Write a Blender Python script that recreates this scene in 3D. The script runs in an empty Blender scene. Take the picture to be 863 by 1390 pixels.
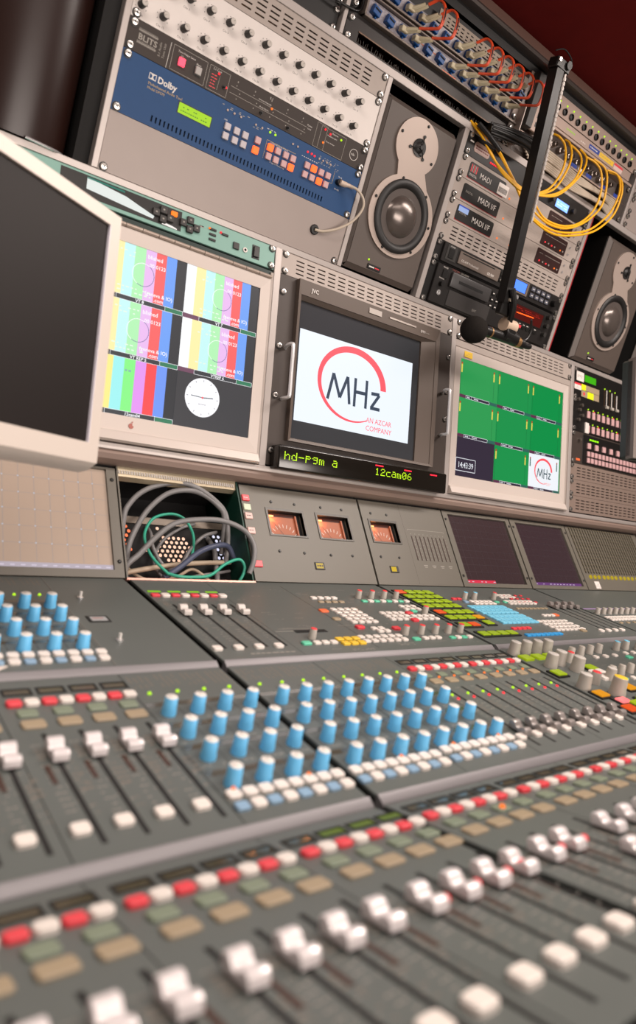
import bpy, bmesh, math, random
from mathutils import Matrix, Vector
random.seed(7)
PI = math.pi
C = bpy.context.scene.collection
S = .001

# ------------------------------------------------------------------ planes of the set-up (mm): hinge (y, z) and lean from vertical
PLANES = {'upper': ((-75.8, 1749.2), -19.0), 'row': ((0, 1528.7), 0.0), 'bridge': ((16.4, 1091.1), 25.8),
          'top': ((-64.8, 923.2), 75.8), 'mid': ((-346.8, 848.7), 76.3), 'low': ((-605.3, 782.5), 92.5)}
def dvec(a):
    a = math.radians(a); return (-math.sin(a), -math.cos(a))
def plane_matrix(pl):
    (y, z), a = PLANES[pl]
    dy, dz = dvec(a); r = math.radians(a)
    n = Vector((0, -math.cos(r), math.sin(r))); up = Vector((0, -dy, -dz)); x = Vector((1, 0, 0))
    m = Matrix.Identity(4)
    for i in range(3):
        m[i][0], m[i][1], m[i][2] = x[i], up[i], n[i]
    m[1][3], m[2][3] = y * S, z * S
    return m
MAT = {k: plane_matrix(k) for k in PLANES}
MAT['world'] = Matrix.Identity(4)
S0, S1, S2, S3 = -428.4, 76.9, 582.2, 1098.6          # module seams of the console

# ------------------------------------------------------------------ materials
def lin(c):
    c = c / 255
    return c / 12.92 if c <= .04045 else ((c + .055) / 1.055) ** 2.4
def rgba(c): return (lin(c[0]), lin(c[1]), lin(c[2]), 1)
_m = {}
def mat(name, col, rough=.5, metal=0., spec=.5, noise=0., nscale=60., bump=0., coat=0.):
    if name in _m: return _m[name]
    m = bpy.data.materials.new(name); m.use_nodes = True; _m[name] = m
    nt = m.node_tree; b = nt.nodes['Principled BSDF']
    b.inputs['Base Color'].default_value = rgba(col); b.inputs['Roughness'].default_value = rough
    b.inputs['Metallic'].default_value = metal; b.inputs['Specular IOR Level'].default_value = spec
    b.inputs['Coat Weight'].default_value = coat
    if noise or bump:
        t = nt.nodes.new('ShaderNodeTexCoord'); n = nt.nodes.new('ShaderNodeTexNoise')
        n.inputs['Scale'].default_value = nscale; n.inputs['Detail'].default_value = 4
        nt.links.new(t.outputs['Object'], n.inputs['Vector'])
        if noise:
            mx = nt.nodes.new('ShaderNodeMix'); mx.data_type = 'RGBA'
            mx.inputs['A'].default_value = rgba([c * (1 - noise) for c in col]); mx.inputs['B'].default_value = rgba([min(255, c * (1 + noise)) for c in col])
            nt.links.new(n.outputs['Fac'], mx.inputs['Factor']); nt.links.new(mx.outputs['Result'], b.inputs['Base Color'])
        if bump:
            bp = nt.nodes.new('ShaderNodeBump'); bp.inputs['Strength'].default_value = bump; bp.inputs['Distance'].default_value = .0006
            nt.links.new(n.outputs['Fac'], bp.inputs['Height']); nt.links.new(bp.outputs['Normal'], b.inputs['Normal'])
    return m
def glow(col, st=1., base=None):
    k = 'glow_%d_%d_%d_%.2f' % (*col, st)
    if k in _m: return _m[k]
    m = bpy.data.materials.new(k); m.use_nodes = True; _m[k] = m
    b = m.node_tree.nodes['Principled BSDF']
    b.inputs['Base Color'].default_value = rgba(base or [c * .25 for c in col]); b.inputs['Roughness'].default_value = .35
    b.inputs['Specular IOR Level'].default_value = .3
    b.inputs['Emission Color'].default_value = rgba(col); b.inputs['Emission Strength'].default_value = st
    return m
ALU = mat('anodised_aluminium', (186, 172, 163), .42, .35)
ALU2 = mat('pale_grey_paint', (166, 154, 146), .5, .1, noise=.02)
BLANK = mat('warm_grey_panel', (154, 142, 136), .42, .1, .35, noise=.02, nscale=20)
CHROME = mat('chrome', (226, 224, 224), .22, .75)
SCREW = mat('zinc_screw', (205, 200, 195), .25, .9)
BLACK = mat('black_plastic', (20, 18, 17), .4)
BLACKM = mat('black_matt', (14, 12, 11), .8)
DARKG = mat('dark_grey_plastic', (48, 46, 44), .45)
BROWNB = mat('brown_black_paint', (62, 53, 48), .5, .1)
JVCB = mat('grey_brown_bezel', (92, 80, 72), .45)
CREAM = mat('cream_panel', (222, 213, 207), .5, noise=.015)
NAVY = mat('navy_blue_panel', (34, 70, 114), .5, 0, .25, noise=.03)
BLITS = mat('charcoal_panel', (58, 50, 46), .5, 0, .25)
WHITEP = mat('white_print', (214, 208, 202), .6)
GREYP = mat('grey_print', (152, 146, 138), .6)
DARKP = mat('dark_print', (70, 60, 56), .6)
GOLDP = mat('gold_print', (190, 160, 96), .6)
CONS = mat('grey_green_console_paint', (92, 96, 93), .42, 0, .45, noise=.03, nscale=8)
CONSD = mat('console_gap_black', (22, 21, 20), .6)
BRIDGE = mat('olive_grey_console_paint', (104, 99, 90), .45, noise=.02, nscale=10)
BLUEK = mat('sky_blue_plastic', (108, 192, 240), .4)
CAPW = mat('white_cap_plastic', (226, 220, 214), .4)
GREYK = mat('grey_knob_plastic', (172, 165, 156), .45)
REDC = mat('red_cap_plastic', (232, 62, 66), .4)
WBTN = mat('white_button_plastic', (228, 218, 210), .35)
RBTN = mat('red_button_plastic', (222, 62, 72), .35)
BBTN = mat('slate_blue_button_plastic', (134, 164, 190), .4)
GBTN = mat('sage_green_button_plastic', (122, 132, 112), .4)
TBTN = mat('tan_button_plastic', (160, 142, 116), .4)
MINT = mat('mint_green_button_plastic', (96, 196, 160), .4)
YBTN = mat('yellow_button_plastic', (232, 190, 52), .4)
OBTN = mat('orange_button_plastic', (236, 110, 62), .4)
CYANB = mat('cyan_key_plastic', (118, 196, 226), .4)
BLUEB = mat('blue_key_plastic', (52, 152, 216), .4)
FADW = mat('silver_white_fader_plastic', (222, 214, 214), .22, .15, .6)
FADG = mat('grey_fader_plastic', (150, 142, 138), .3, .3)
SPKG = mat('taupe_speaker_lacquer', (84, 74, 68), .5, noise=.02)
SPKP = mat('brushed_driver_plate', (178, 162, 152), .42, .3)
RUB = mat('rubber_black', (26, 24, 23), .5)
CONE = mat('dark_cone', (92, 84, 80), .3, .2)
TEAL = mat('teal_green_panel', (124, 166, 154), .45)
MACB = mat('champagne_bezel', (200, 188, 180), .4, .1)
SILV = mat('silver_monitor_plastic', (212, 200, 190), .4, .1)
YEL = mat('yellow_fibre_jacket', (240, 176, 26), .4)
ORG = mat('orange_fibre_jacket', (232, 84, 44), .4)
BEI = mat('beige_cable', (188, 174, 156), .5)
BEIP = mat('beige_plug', (206, 194, 164), .45)
LCB = mat('blue_adapter', (6, 74, 140), .4)
REDW = mat('dark_red_fabric', (92, 22, 20), .9, 0, .1, noise=.06, nscale=30)
RUBG = mat('tire_grey', (120, 118, 120), .45)

# ------------------------------------------------------------------ mesh builder: all numbers in mm, (x, v) on the plane with v running DOWN, z out of the plane
_tc = {}
class B:
    def __init__(s): s.bm = bmesh.new(); s.mats = []
    def mi(s, m):
        if m not in s.mats: s.mats.append(m)
        return s.mats.index(m)
    def box(s, x0, x1, v0, v1, z0, z1, m, bev=0, seg=1):
        i = s.mi(m)
        g = bmesh.ops.create_cube(s.bm, size=1)['verts']
        for v in g:
            v.co = Vector((x0 + (v.co.x + .5) * (x1 - x0), -v1 + (v.co.y + .5) * (v1 - v0), z0 + (v.co.z + .5) * (z1 - z0)))
        fs = {f for v in g for f in v.link_faces}
        for f in fs: f.material_index = i
        if bev:
            es = list({e for v in g for e in v.link_edges})
            r = bmesh.ops.bevel(s.bm, geom=es, offset=bev, segments=seg, affect='EDGES', profile=.5)
            for f in r['faces']: f.material_index = i
        return s
    def rbox(s, x0, x1, v0, v1, z0, z1, m, r=1.5, top=None):     # rounded-outline key with a chamfered top
        n = 4; pts = []
        for cx, cy, a0 in ((x1 - r, -v0 - r, 0), (x0 + r, -v0 - r, 90), (x0 + r, -v1 + r, 180), (x1 - r, -v1 + r, 270)):
            for k in range(n + 1):
                a = math.radians(a0 + 90 * k / n); pts.append((cx + r * math.cos(a), cy + r * math.sin(a), math.cos(a), math.sin(a)))
        c = min(.8, (z1 - z0) * .35)
        L = [[s.bm.verts.new((p[0] - o * p[2], p[1] - o * p[3], z)) for p in pts] for o, z in ((0, z0), (0, z1 - c), (c, z1))]
        k = len(pts); i = s.mi(m); j = s.mi(top or m)
        for a, b in ((0, 1), (1, 2)):
            for q in range(k):
                f = s.bm.faces.new((L[a][q], L[a][(q + 1) % k], L[b][(q + 1) % k], L[b][q])); f.material_index = i
        f = s.bm.faces.new(L[2]); f.material_index = j
        return s
    def lathe(s, x, v, prof, m, seg=28, sx=1, cap=True):        # prof: list of (r, z[, mat])
        rings = []
        for p in prof:
            rings.append([s.bm.verts.new((x + p[0] * sx * math.cos(2 * PI * k / seg), -v + p[0] * math.sin(2 * PI * k / seg), p[1])) for k in range(seg)])
        for a in range(len(prof) - 1):
            i = s.mi(prof[a + 1][2] if len(prof[a + 1]) > 2 else m)
            for k in range(seg):
                f = s.bm.faces.new((rings[a][k], rings[a][(k + 1) % seg], rings[a + 1][(k + 1) % seg], rings[a + 1][k])); f.material_index = i
        if cap:
            f = s.bm.faces.new(rings[-1]); f.material_index = s.mi(prof[-1][2] if len(prof[-1]) > 2 else m)
        return s
    def cyl(s, x, v, z0, z1, r, m, seg=16, r1=None):
        return s.lathe(x, v, [(r, z0), (r if r1 is None else r1, z1)], m, seg)
    def tube(s, pts, r, m, seg=8, sub=6):
        P = [Vector((p[0], -p[1], p[2])) for p in pts]
        if sub > 1 and len(P) > 2:
            Q = []
            for i in range(len(P) - 1):
                a = P[max(i - 1, 0)]; b = P[i]; c = P[i + 1]; d = P[min(i + 2, len(P) - 1)]
                for k in range(sub):
                    t = k / sub
                    Q.append(.5 * ((2 * b) + (c - a) * t + (2 * a - 5 * b + 4 * c - d) * t * t + (3 * b - a - 3 * c + d) * t ** 3))
            Q.append(P[-1]); P = Q
        i = s.mi(m); up = Vector((.13, .21, .97)); rings = []
        for k, p in enumerate(P):
            t = (P[min(k + 1, len(P) - 1)] - P[max(k - 1, 0)]).normalized()
            if abs(t.dot(up)) > .98: up = Vector((1, 0, .1)).normalized()
            n = (up - t * up.dot(t)).normalized(); up = n; b = t.cross(n)
            rr = r(k / (len(P) - 1)) if callable(r) else r
            rings.append([s.bm.verts.new(p + rr * (math.cos(2 * PI * q / seg) * n + math.sin(2 * PI * q / seg) * b)) for q in range(seg)])
        for a in range(len(rings) - 1):
            for q in range(seg):
                f = s.bm.faces.new((rings[a][q], rings[a][(q + 1) % seg], rings[a + 1][(q + 1) % seg], rings[a + 1][q])); f.material_index = i
        for rg in (rings[0][::-1], rings[-1]):
            f = s.bm.faces.new(rg); f.material_index = i
        return s
    def prism(s, pts, z0, z1, m):                              # pts (x, v) outline
        i = s.mi(m)
        a = [s.bm.verts.new((p[0], -p[1], z0)) for p in pts]; b = [s.bm.verts.new((p[0], -p[1], z1)) for p in pts]
        k = len(pts); fs = [s.bm.faces.new(b), s.bm.faces.new(a[::-1])]
        for q in range(k): fs.append(s.bm.faces.new((a[q], a[(q + 1) % k], b[(q + 1) % k], b[q])))
        for f in fs: f.material_index = i
        bmesh.ops.recalc_face_normals(s.bm, faces=fs)
        return s
    def extr(s, prof, x0, x1, m):                              # prof (v, z) outline swept along x
        i = s.mi(m)
        a = [s.bm.verts.new((x0, -p[0], p[1])) for p in prof]; b = [s.bm.verts.new((x1, -p[0], p[1])) for p in prof]
        k = len(prof); fs = [s.bm.faces.new(b), s.bm.faces.new(a[::-1])]
        for q in range(k): fs.append(s.bm.faces.new((a[q], a[(q + 1) % k], b[(q + 1) % k], b[q])))
        for f in fs: f.material_index = i
        bmesh.ops.recalc_face_normals(s.bm, faces=fs)
        return s
    def plate(s, x0, x1, v0, v1, z0, z1, m, holes):            # plate with rectangular holes cut right through
        xs = sorted({x0, x1, *[h[0] for h in holes], *[h[1] for h in holes]}); vs = sorted({v0, v1, *[h[2] for h in holes], *[h[3] for h in holes]})
        i = s.mi(m); H = set()
        for h in holes:
            for a in range(xs.index(h[0]), xs.index(h[1])):
                for b in range(vs.index(h[2]), vs.index(h[3])): H.add((a, b))
        nx, nv = len(xs) - 1, len(vs) - 1; V = {}
        def vt(a, b, z):
            if (a, b, z) not in V: V[(a, b, z)] = s.bm.verts.new((xs[a], -vs[b], z))
            return V[(a, b, z)]
        def solid(a, b): return 0 <= a < nx and 0 <= b < nv and (a, b) not in H
        for a in range(nx):
            for b in range(nv):
                if not solid(a, b): continue
                q = [(a, b), (a, b + 1), (a + 1, b + 1), (a + 1, b)]
                fs = [s.bm.faces.new([vt(*p, z1) for p in q]), s.bm.faces.new([vt(*p, z0) for p in q[::-1]])]
                for (da, db), e in (((-1, 0), (0, 1)), ((0, 1), (1, 2)), ((1, 0), (2, 3)), ((0, -1), (3, 0))):
                    if not solid(a + da, b + db):
                        p, r = q[e[0]], q[e[1]]; fs.append(s.bm.faces.new((vt(*p, z1), vt(*p, z0), vt(*r, z0), vt(*r, z1))))
                for f in fs: f.material_index = i
        return s
    def flat(s, pts, z, m):
        f = s.bm.faces.new([s.bm.verts.new((p[0], -p[1], z)) for p in pts]); f.material_index = s.mi(m)
        if f.normal.z < 0 or (f.normal_update() or f.normal.z < 0): f.normal_flip()
        return s
    def rect(s, x0, x1, v0, v1, z, m): return s.flat([(x0, v1), (x1, v1), (x1, v0), (x0, v0)], z, m)
    def disc(s, x, v, r, z, m, seg=24, rv=None):
        return s.flat([(x + r * math.cos(2 * PI * k / seg), v - (rv or r) * math.sin(2 * PI * k / seg)) for k in range(seg)], z, m)
    def line(s, x0, v0, x1, v1, w, z, m):
        d = Vector((x1 - x0, v1 - v0)); d.normalize(); n = Vector((-d.y, d.x)) * w / 2
        return s.flat([(x0 + n.x, v0 + n.y), (x1 + n.x, v1 + n.y), (x1 - n.x, v1 - n.y), (x0 - n.x, v0 - n.y)], z, m)
    def arc(s, x, v, r, rv, a0, a1, w0, w1, z, m, seg=40):
        i = s.mi(m); pr = None
        for k in range(seg + 1):
            t = k / seg; a = math.radians(a0 + (a1 - a0) * t); w = w0 + (w1 - w0) * t
            c, sn = math.cos(a), math.sin(a)
            p = (s.bm.verts.new((x + r * c, -v + rv * sn, z)), s.bm.verts.new((x + (r - w) * c, -v + (rv - w) * sn, z)))
            if pr:
                f = s.bm.faces.new((pr[0], p[0], p[1], pr[1])); f.normal_update()
                if f.normal.z < 0: f.normal_flip()
                f.material_index = i
            pr = p
        return s
    def text(s, st, x, v, h, z, m, al='LEFT', rot=0, sx=1, bold=0):  # v = baseline, h = capital height
        k = (st, al, bold)
        if k not in _tc:
            cu = bpy.data.curves.new('t', 'FONT'); cu.body = st; cu.align_x = al; cu.size = 1; cu.resolution_u = 2; cu.offset = bold
            ob = bpy.data.objects.new('t', cu); me = bpy.data.meshes.new_from_object(ob)
            _tc[k] = ([tuple(q.co) for q in me.vertices], [tuple(p.vertices) for p in me.polygons])
            bpy.data.objects.remove(ob); bpy.data.curves.remove(cu); bpy.data.meshes.remove(me)
        vs, ps = _tc[k]; i = s.mi(m); q = h / .69; c, sn = math.cos(math.radians(rot)), math.sin(math.radians(rot))
        V = [s.bm.verts.new((x + (p[0] * sx * c - p[1] * sn) * q, -v + (p[0] * sx * sn + p[1] * c) * q, z)) for p in vs]
        for p in ps:
            try:
                f = s.bm.faces.new([V[a] for a in p]); f.material_index = i
            except ValueError: pass
        return s
    def marks(s, x0, x1, v0, v1, z, m, h=1.6, wmin=3, wmax=8, gap=1.5, rows=None, fill=.8):   # tiny unreadable print
        n = rows or max(1, int((v1 - v0) / (h * 2)))
        for r in range(n):
            v = v0 + (v1 - v0) * (r + .5) / n; x = x0
            while x < x1 - wmin:
                w = min(random.uniform(wmin, wmax), x1 - x)
                if random.random() < fill: s.rect(x, x + w, v - h / 2, v + h / 2, z, m)
                x += w + gap
        return s
    def mesh(s, name, ox=0, oy=0, oz=0, smooth=True, ang=35):
        bmesh.ops.translate(s.bm, vec=(-ox, -oy, -oz), verts=s.bm.verts)
        bmesh.ops.scale(s.bm, vec=(S, S, S), verts=s.bm.verts)
        me = bpy.data.meshes.new(name); s.bm.to_mesh(me); s.bm.free()
        for m in s.mats: me.materials.append(m)
        if smooth and len(me.polygons):
            me.polygons.foreach_set('use_smooth', [True] * len(me.polygons)); me.set_sharp_from_angle(angle=math.radians(ang))
        return me

def props(o, label, cat, group=None, kind=None):
    if label: o['label'] = label
    if cat: o['category'] = cat
    if group: o['group'] = group
    if kind: o['kind'] = kind
PROTO = {}
def proto(key, b, *subs, name=None):            # subs: (part name, B)
    PROTO[key] = (name or key, b.mesh(name or key), [(n, q.mesh(n)) for n, q in subs])
class Thing:                                     # an Empty at the thing's base that parents its parts
    def __init__(s, name, label, cat, pl, x, v, n=0, group=None, rz=0):
        s.o = bpy.data.objects.new(name, None); s.o.empty_display_size = .02; C.objects.link(s.o)
        s.pl = pl; s.x, s.y, s.n = x, -v, n
        s.o.matrix_world = MAT[pl] @ Matrix.Translation((x * S, -v * S, n * S)) @ Matrix.Rotation(math.radians(rz), 4, 'Z')
        props(s.o, label, cat, group)
    def part(s, name, b, parent=None, label=None, smooth=True, kind=None, ang=35):
        o = bpy.data.objects.new(name, b.mesh(name, s.x, s.y, s.n, smooth, ang)); C.objects.link(o); o.parent = parent or s.o
        if label: o['label'] = label
        if kind: o['kind'] = kind
        return o
    def inst(s, key, x, v, n=0, rot=0, name=None, label=None, sc=1, mats=None):
        nm, me, subs = PROTO[key]
        o = bpy.data.objects.new(name or nm, me); C.objects.link(o); o.parent = s.o
        o.location = ((x - s.x) * S, (-v - s.y) * S, (n - s.n) * S); o.rotation_euler = (0, 0, math.radians(rot))
        if sc != 1: o.scale = (sc, sc, sc)
        if label: o['label'] = label
        for n2, m2 in subs:
            c = bpy.data.objects.new(n2, m2); C.objects.link(c); c.parent = o
        return o
def solo(name, b, label, cat, pl='world', group=None, kind=None, ox=0, ov=0, oz=0, smooth=True):   # a thing that is one mesh
    o = bpy.data.objects.new(name, b.mesh(name, ox, -ov, oz, smooth)); C.objects.link(o)
    o.matrix_world = MAT[pl] @ Matrix.Translation((ox * S, -ov * S, oz * S))
    props(o, label, cat, group, kind); return o
def copy_tree(o, loc_delta, label):
    def rec(a, p):
        c = a.copy(); C.objects.link(c); c.parent = p
        for ch in a.children: rec(ch, c)
        return c
    n = rec(o, None); n.matrix_world = o.matrix_world @ Matrix.Translation([d * S for d in loc_delta]); n['label'] = label
    return n

# ------------------------------------------------------------------ small repeated parts
b = B(); b.lathe(0, 0, [(6.9, 0), (6.9, .7), (5.8, .8)], BLACK, 20); b.lathe(0, 0, [(5.4, .8), (5.4, 3), (4.6, 4.2), (2.4, 4.6)], SCREW, 20)
b.box(-2.6, 2.6, -.5, .5, 4.3, 4.75, BLACKM); b.box(-.5, .5, -2.6, 2.6, 4.3, 4.75, BLACKM); proto('screw', b)
def knob(key, body, cap, r, h, ribs=0, name='rotary_knob', capname='knob_cap', line_m=None):
    b = B(); seg = 32
    b.lathe(0, 0, [(r * 1.1, 0), (r * 1.08, h * .2), (r, h * .35), (r * .92, h - .8), (r * .86, h - .2)], body, seg)
    if ribs:
        for k in range(ribs):
            a = 2 * PI * k / ribs; b.tube([(r * 1.0 * math.cos(a), r * 1.0 * math.sin(a), h * .12), (r * .93 * math.cos(a), r * .93 * math.sin(a), h * .9)], r * .07, body, 5, 1)
    c = B(); c.lathe(0, 0, [(r * .88, h - 1), (r * .86, h + .1), (r * .76, h + .5)], cap, seg)
    c.box(-.5, .5, -r * .7, 0, h + .45, h + .6, line_m or GREYP)
    proto(key, b, (capname, c), name=name)
knob('blue_knob', BLUEK, CAPW, 6.5, 17)
knob('red_knob', GREYK, REDC, 5.2, 14, line_m=REDC)
knob('cyan_knob', GREYK, CYANB, 5.2, 14, line_m=CYANB)
knob('grey_knob', GREYK, GREYK, 6, 15)
knob('matrix_knob', DARKG, mat('light_grey_cap', (190, 182, 174), .35), 5.4, 15, 14)
knob('big_knob', GREYK, mat('pale_grey_cap', (196, 190, 184), .4), 9.5, 22)
knob('big_red_knob', GREYK, REDC, 7.5, 18, line_m=REDC)
knob('big_yellow_knob', GREYK, YBTN, 11, 27, line_m=YBTN)
def key(k, m, w=11, d=8, h=3, r=1.6, name='push_button'):
    b = B(); b.rbox(-w / 2, w / 2, -d / 2, d / 2, 0, h, m, r); proto(k, b, name=name)
key('w_btn', WBTN, 12.5, 10.5, 3.5, 3); key('b_btn', BBTN, 12, 9.5, 3, 2.4); key('r_btn', RBTN, 13, 10, 3.5, 3); key('ww_btn', WBTN, 13.5, 11, 4, 4)
key('g_btn', GBTN, 17, 12, 2, 3); key('t_btn', TBTN, 20, 13, 2, 3)
key('sw_btn', WBTN, 11, 8.5, 3, 2); key('st_btn', TBTN, 11, 7, 2, 2); key('m_btn', MINT, 12, 7.5, 2.5, 2); key('y_btn', YBTN, 12.5, 9.5, 3, 2)
key('or_btn', OBTN, 16, 11, 2.5, 3); key('red_btn', RBTN, 12, 8, 3, 2); key('c_key', CYANB, 12.4, 12, 3, 1.2, 'cyan_key'); key('bl_key', BLUEB, 12.4, 9, 3, 1.5, 'blue_key')
LIME = glow((140, 160, 20), .55, (120, 140, 20)); key('lime_key', LIME, 20, 15, 3.2, 1, 'lit_key'); key('amber_key', glow((245, 160, 20), .8), 20, 15, 3.2, 1, 'lit_key'); key('orange_key', glow((250, 90, 30), .8), 20, 15, 3.2, 1, 'lit_key')
key('pink_key', glow((255, 120, 120), 1.3), 20, 12, 3.2, 1, 'lit_key')
for k, c, st in (('led_g', (180, 235, 30), 1.2), ('led_r', (255, 50, 60), 1.2), ('led_o', (255, 120, 40), 1.2)):
    b = B(); b.lathe(0, 0, [(2, 0), (2, 1), (1.5, 1.9), (.7, 2.3)], glow(c, st), 10); proto(k, b, name='indicator_light')
def fader(k, m1, m2, w=15, sc=1.):
    b = B(); P = [(-15, 3), (-15.5, 12), (-13.5, 14.5), (-9, 15), (-5.5, 13.5), (-3, 9.5), (0, 8), (3, 8.6), (5, 11), (8, 12.6), (12, 12.6), (15, 10.5), (16, 3)]
    b.extr([(p[0] * sc, p[1] * sc) for p in P][::-1], -w / 2, w / 2, m1)
    bmesh.ops.bevel(b.bm, geom=list(b.bm.edges), offset=.9, segments=2, affect='EDGES', profile=.6)
    for f in b.bm.faces: f.material_index = 0
    c = B(); c.box(-1.2, 1.2, -6, 6, -1, 5, BLACK)
    proto(k, b, ('fader_stem', c), name='fader_knob')
fader('fader', FADW, None, 12.8, .78); fader('fader_grey', FADG, None, 12, .78); fader('fader_small', mat('cream_fader_plastic', (206, 198, 192), .35), None, 11.5, .72)

# ================================================================== THE ROOM (an outside-broadcast vehicle)
def structure(name, b, pl='world', **k):
    o = bpy.data.objects.new(name, b.mesh(name, smooth=False)); C.objects.link(o); o.matrix_world = MAT[pl].copy(); o['kind'] = 'structure'; return o
WALLM = mat('dark_wall_lining', (92, 86, 82), .85, noise=.03); FLOORM = mat('grey_carpet', (80, 74, 70), .95, noise=.2, nscale=400, bump=.6)
X0, X1, Y0, Y1, ZC = -1500, 3300, -2700, 700, 2112
b = B(); b.box(X0, X1, -Y1, -Y0, -40, 0, FLOORM); structure('floor', b)
b = B(); b.box(X0, X1, -Y1, -Y0, ZC, ZC + 40, REDW); structure('ceiling', b)
b = B(); b.box(X0, X1, -Y1 - 40, -Y1, 0, ZC, WALLM); structure('wall_back', b)
b = B(); b.box(X0, X1, -Y0, -Y0 + 40, 0, ZC, WALLM); structure('wall_front', b)
b = B(); b.box(X0 - 40, X0, -Y1, -Y0, 0, ZC, WALLM); structure('wall_left', b)
b = B(); b.box(X1, X1 + 40, -Y1, -Y0, 0, ZC, WALLM); structure('wall_right', b)
# brown cornice between the rack top and the ceiling
CORN = mat('brown_cornice', (112, 84, 74), .6)
b = B(); b.extr([(-370, -90), (-370, -4), (-343, 2), (-343, -90)], -1400, 3200, CORN); structure('trim_1', b, 'upper')

# ================================================================== RACK FRAMES
RAILC = mat('rail_aluminium', (176, 167, 162), .4, .3)
b = B()
HB = [(-147, -133), (222, 233.2)]                                    # the horizontal rails
b.box(-20, 2300, -147, -133, -14, 5, RAILC, .8); b.box(-700, 2300, 222.6, 233.2, -14, 5, RAILC, .8)
for x0, x1, v0, v1 in ((-18.5, -8.5, -133, 222), (473.5, 484, -133, 222), (697, 710.5, -133, 222), (1193.5, 1205, -133, 222), (1627, 1638, -133, 222),
                       (343, 351, -342, -147), (833, 842, -300, -147), (1325, 1335, -342, -147)):
    b.box(x0, x1, v0, v1, -14, 5, RAILC, .8)
b.extr([(-343, -30), (-343, 12), (-339, 14), (-334, 12), (-331, 4), (-331, -30)], -20, 2300, mat('dark_rail', (96, 88, 84), .35, .5))
b.box(-20, 2300, -331, -312, -30, -6, BLACK)
b.box(-20, 2300, -345, 232, -290, -284, BLACKM)                     # closed back
for x in (-20, 478, 704, 1199, 1632): b.box(x - 1, x + 1, -133, 222, -284, -14, BLACKM)
b.box(1206.5, 1209.5, -133, 222, -14, 4, mat('red_edge_trim', (170, 36, 44), .4))
b.box(-20, 2300, 226, 230, -284, -14, BLACKM)
solo('equipment_rack', b, 'tilted upper rack frame of pale aluminium rails holding the processors and speakers', 'rack', 'upper', oz=0, ov=230)
b = B()
b.box(-700, 2300, -2, 0, -260, -16, BLACKM)
b.box(-700, 2300, 403.6, 414, -200, 7, RAILC, 1.5, 2)
MOULD = mat('mauve_brown_moulding', (138, 118, 108), .5)
b.extr([(414, -60), (414, 3), (420, 6), (428, 3), (434, -6), (437, -16), (437, -60)], -700, 2300, MOULD)
for x0, x1 in ((331, 345.5), (828, 842.5), (1325, 1339), (-170, -155), (1822, 1836)):
    b.box(x0, x1, 0, 403.6, -14, 5, RAILC, .8); b.box(x0 + 4, x1 - 4, 0, 403.6, -200, -14, BLACKM)
b.box(-700, 2300, 0, 436, -206, -200, BLACKM)
solo('monitor_rack', b, 'lower rack frame of pale aluminium uprights around the row of monitors', 'rack', 'row', ov=437)

U = 44.45
def screws(t, xs, vs, n=3):
    for v in vs:
        for x in xs: t.inst('screw', x, v, n, rot=random.uniform(0, 90))
def ears(v0, nu): return (v0 + 6.35, v0 + nu * U - 6.35)
def slots_cols(x0, n, v0, w=18.5, h=2.6, pitch=26, rp=8, rows=4):
    return [(x0 + pitch * k, x0 + pitch * k + w, v0 + rp * r, v0 + rp * r + h) for k in range(n) for r in range(rows)]
def vent(pl, xs, v0, label, m=ALU2, skip=(), group=None, back=None):
    t = Thing('slotted_vent', label, 'vent panel', pl, xs - 8, v0 + U, group=group)
    b = B(); b.plate(xs - 8, xs + 473, v0 + .4, v0 + U - .4, 0, 3, m, slots_cols(xs + 26, 16, v0 + 9.5)); t.part('perforated_plate', b, smooth=False)
    b = B()
    for v in (v0 + 3, v0 + U - 5): b.box(xs + 10, xs + 455, v, v + 2, -14, 0, m)
    t.part('stiffener', b)
    screws(t, (xs, xs + 465.1), ears(v0, 1)); return t
# ------------------------------------------------------------------ upper left bay
vent('upper', 0, -3 * U, 'beige slotted vent panel at the top of the knob bay, above the cream knob panel')
t = Thing('wiring_loom', 'ochre wiring seen through the slots above the knob panel', 'wiring', 'upper', 120, -96)
b = B()
for k in range(4): b.tube([(60, -101 + k * 4, -7), (150, -103 + k * 4, -7 - k * .3), (240, -104 + k * 4, -7), (300, -100 + k * 3, -9), (326, -95 + k, -12)], 2.4, mat('ochre_insulation', (196, 140, 50), .5), 6)
t.part('wire', b)

t = Thing('knob_matrix', 'cream two-row knob panel under the slotted vent, each knob marked Cha and a number', 'knob panel', 'upper', -8, 0)
b = B(); b.box(-8, 473, -2 * U + .3, -.3, 0, 3, CREAM, .3); t.part('faceplate', b)
b = B()
for r, v in enumerate((-63, -20)):
    for k in range(13):
        x = 4.5 + 34.8 * k
        if r == 1 or 1:
            b.text('Cha %d' % (k + 1 + 13 * r), x - 8, v + 15.5, 3.1, 3.06, DARKP)
            for a in range(-3, 4):
                th = math.radians(90 + a * 40); b.disc(x + 9.6 * math.cos(th), v - 9.6 * math.sin(th), .75, 3.06, DARKP, 6)
t.part('lettering', b, smooth=False)
for r, v in enumerate((-63, -20)):
    for k in range(13): t.inst('matrix_knob', 4.5 + 34.8 * k + (0), v, 3, rot=random.choice((-40, 0, 20, 60, 120)))
b = B(); b.box(5, 460, -86, -3, -60, 0, DARKG); t.part('chassis', b)
screws(t, (0, 465.1), (-6.35, -2 * U + 6.35))

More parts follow.
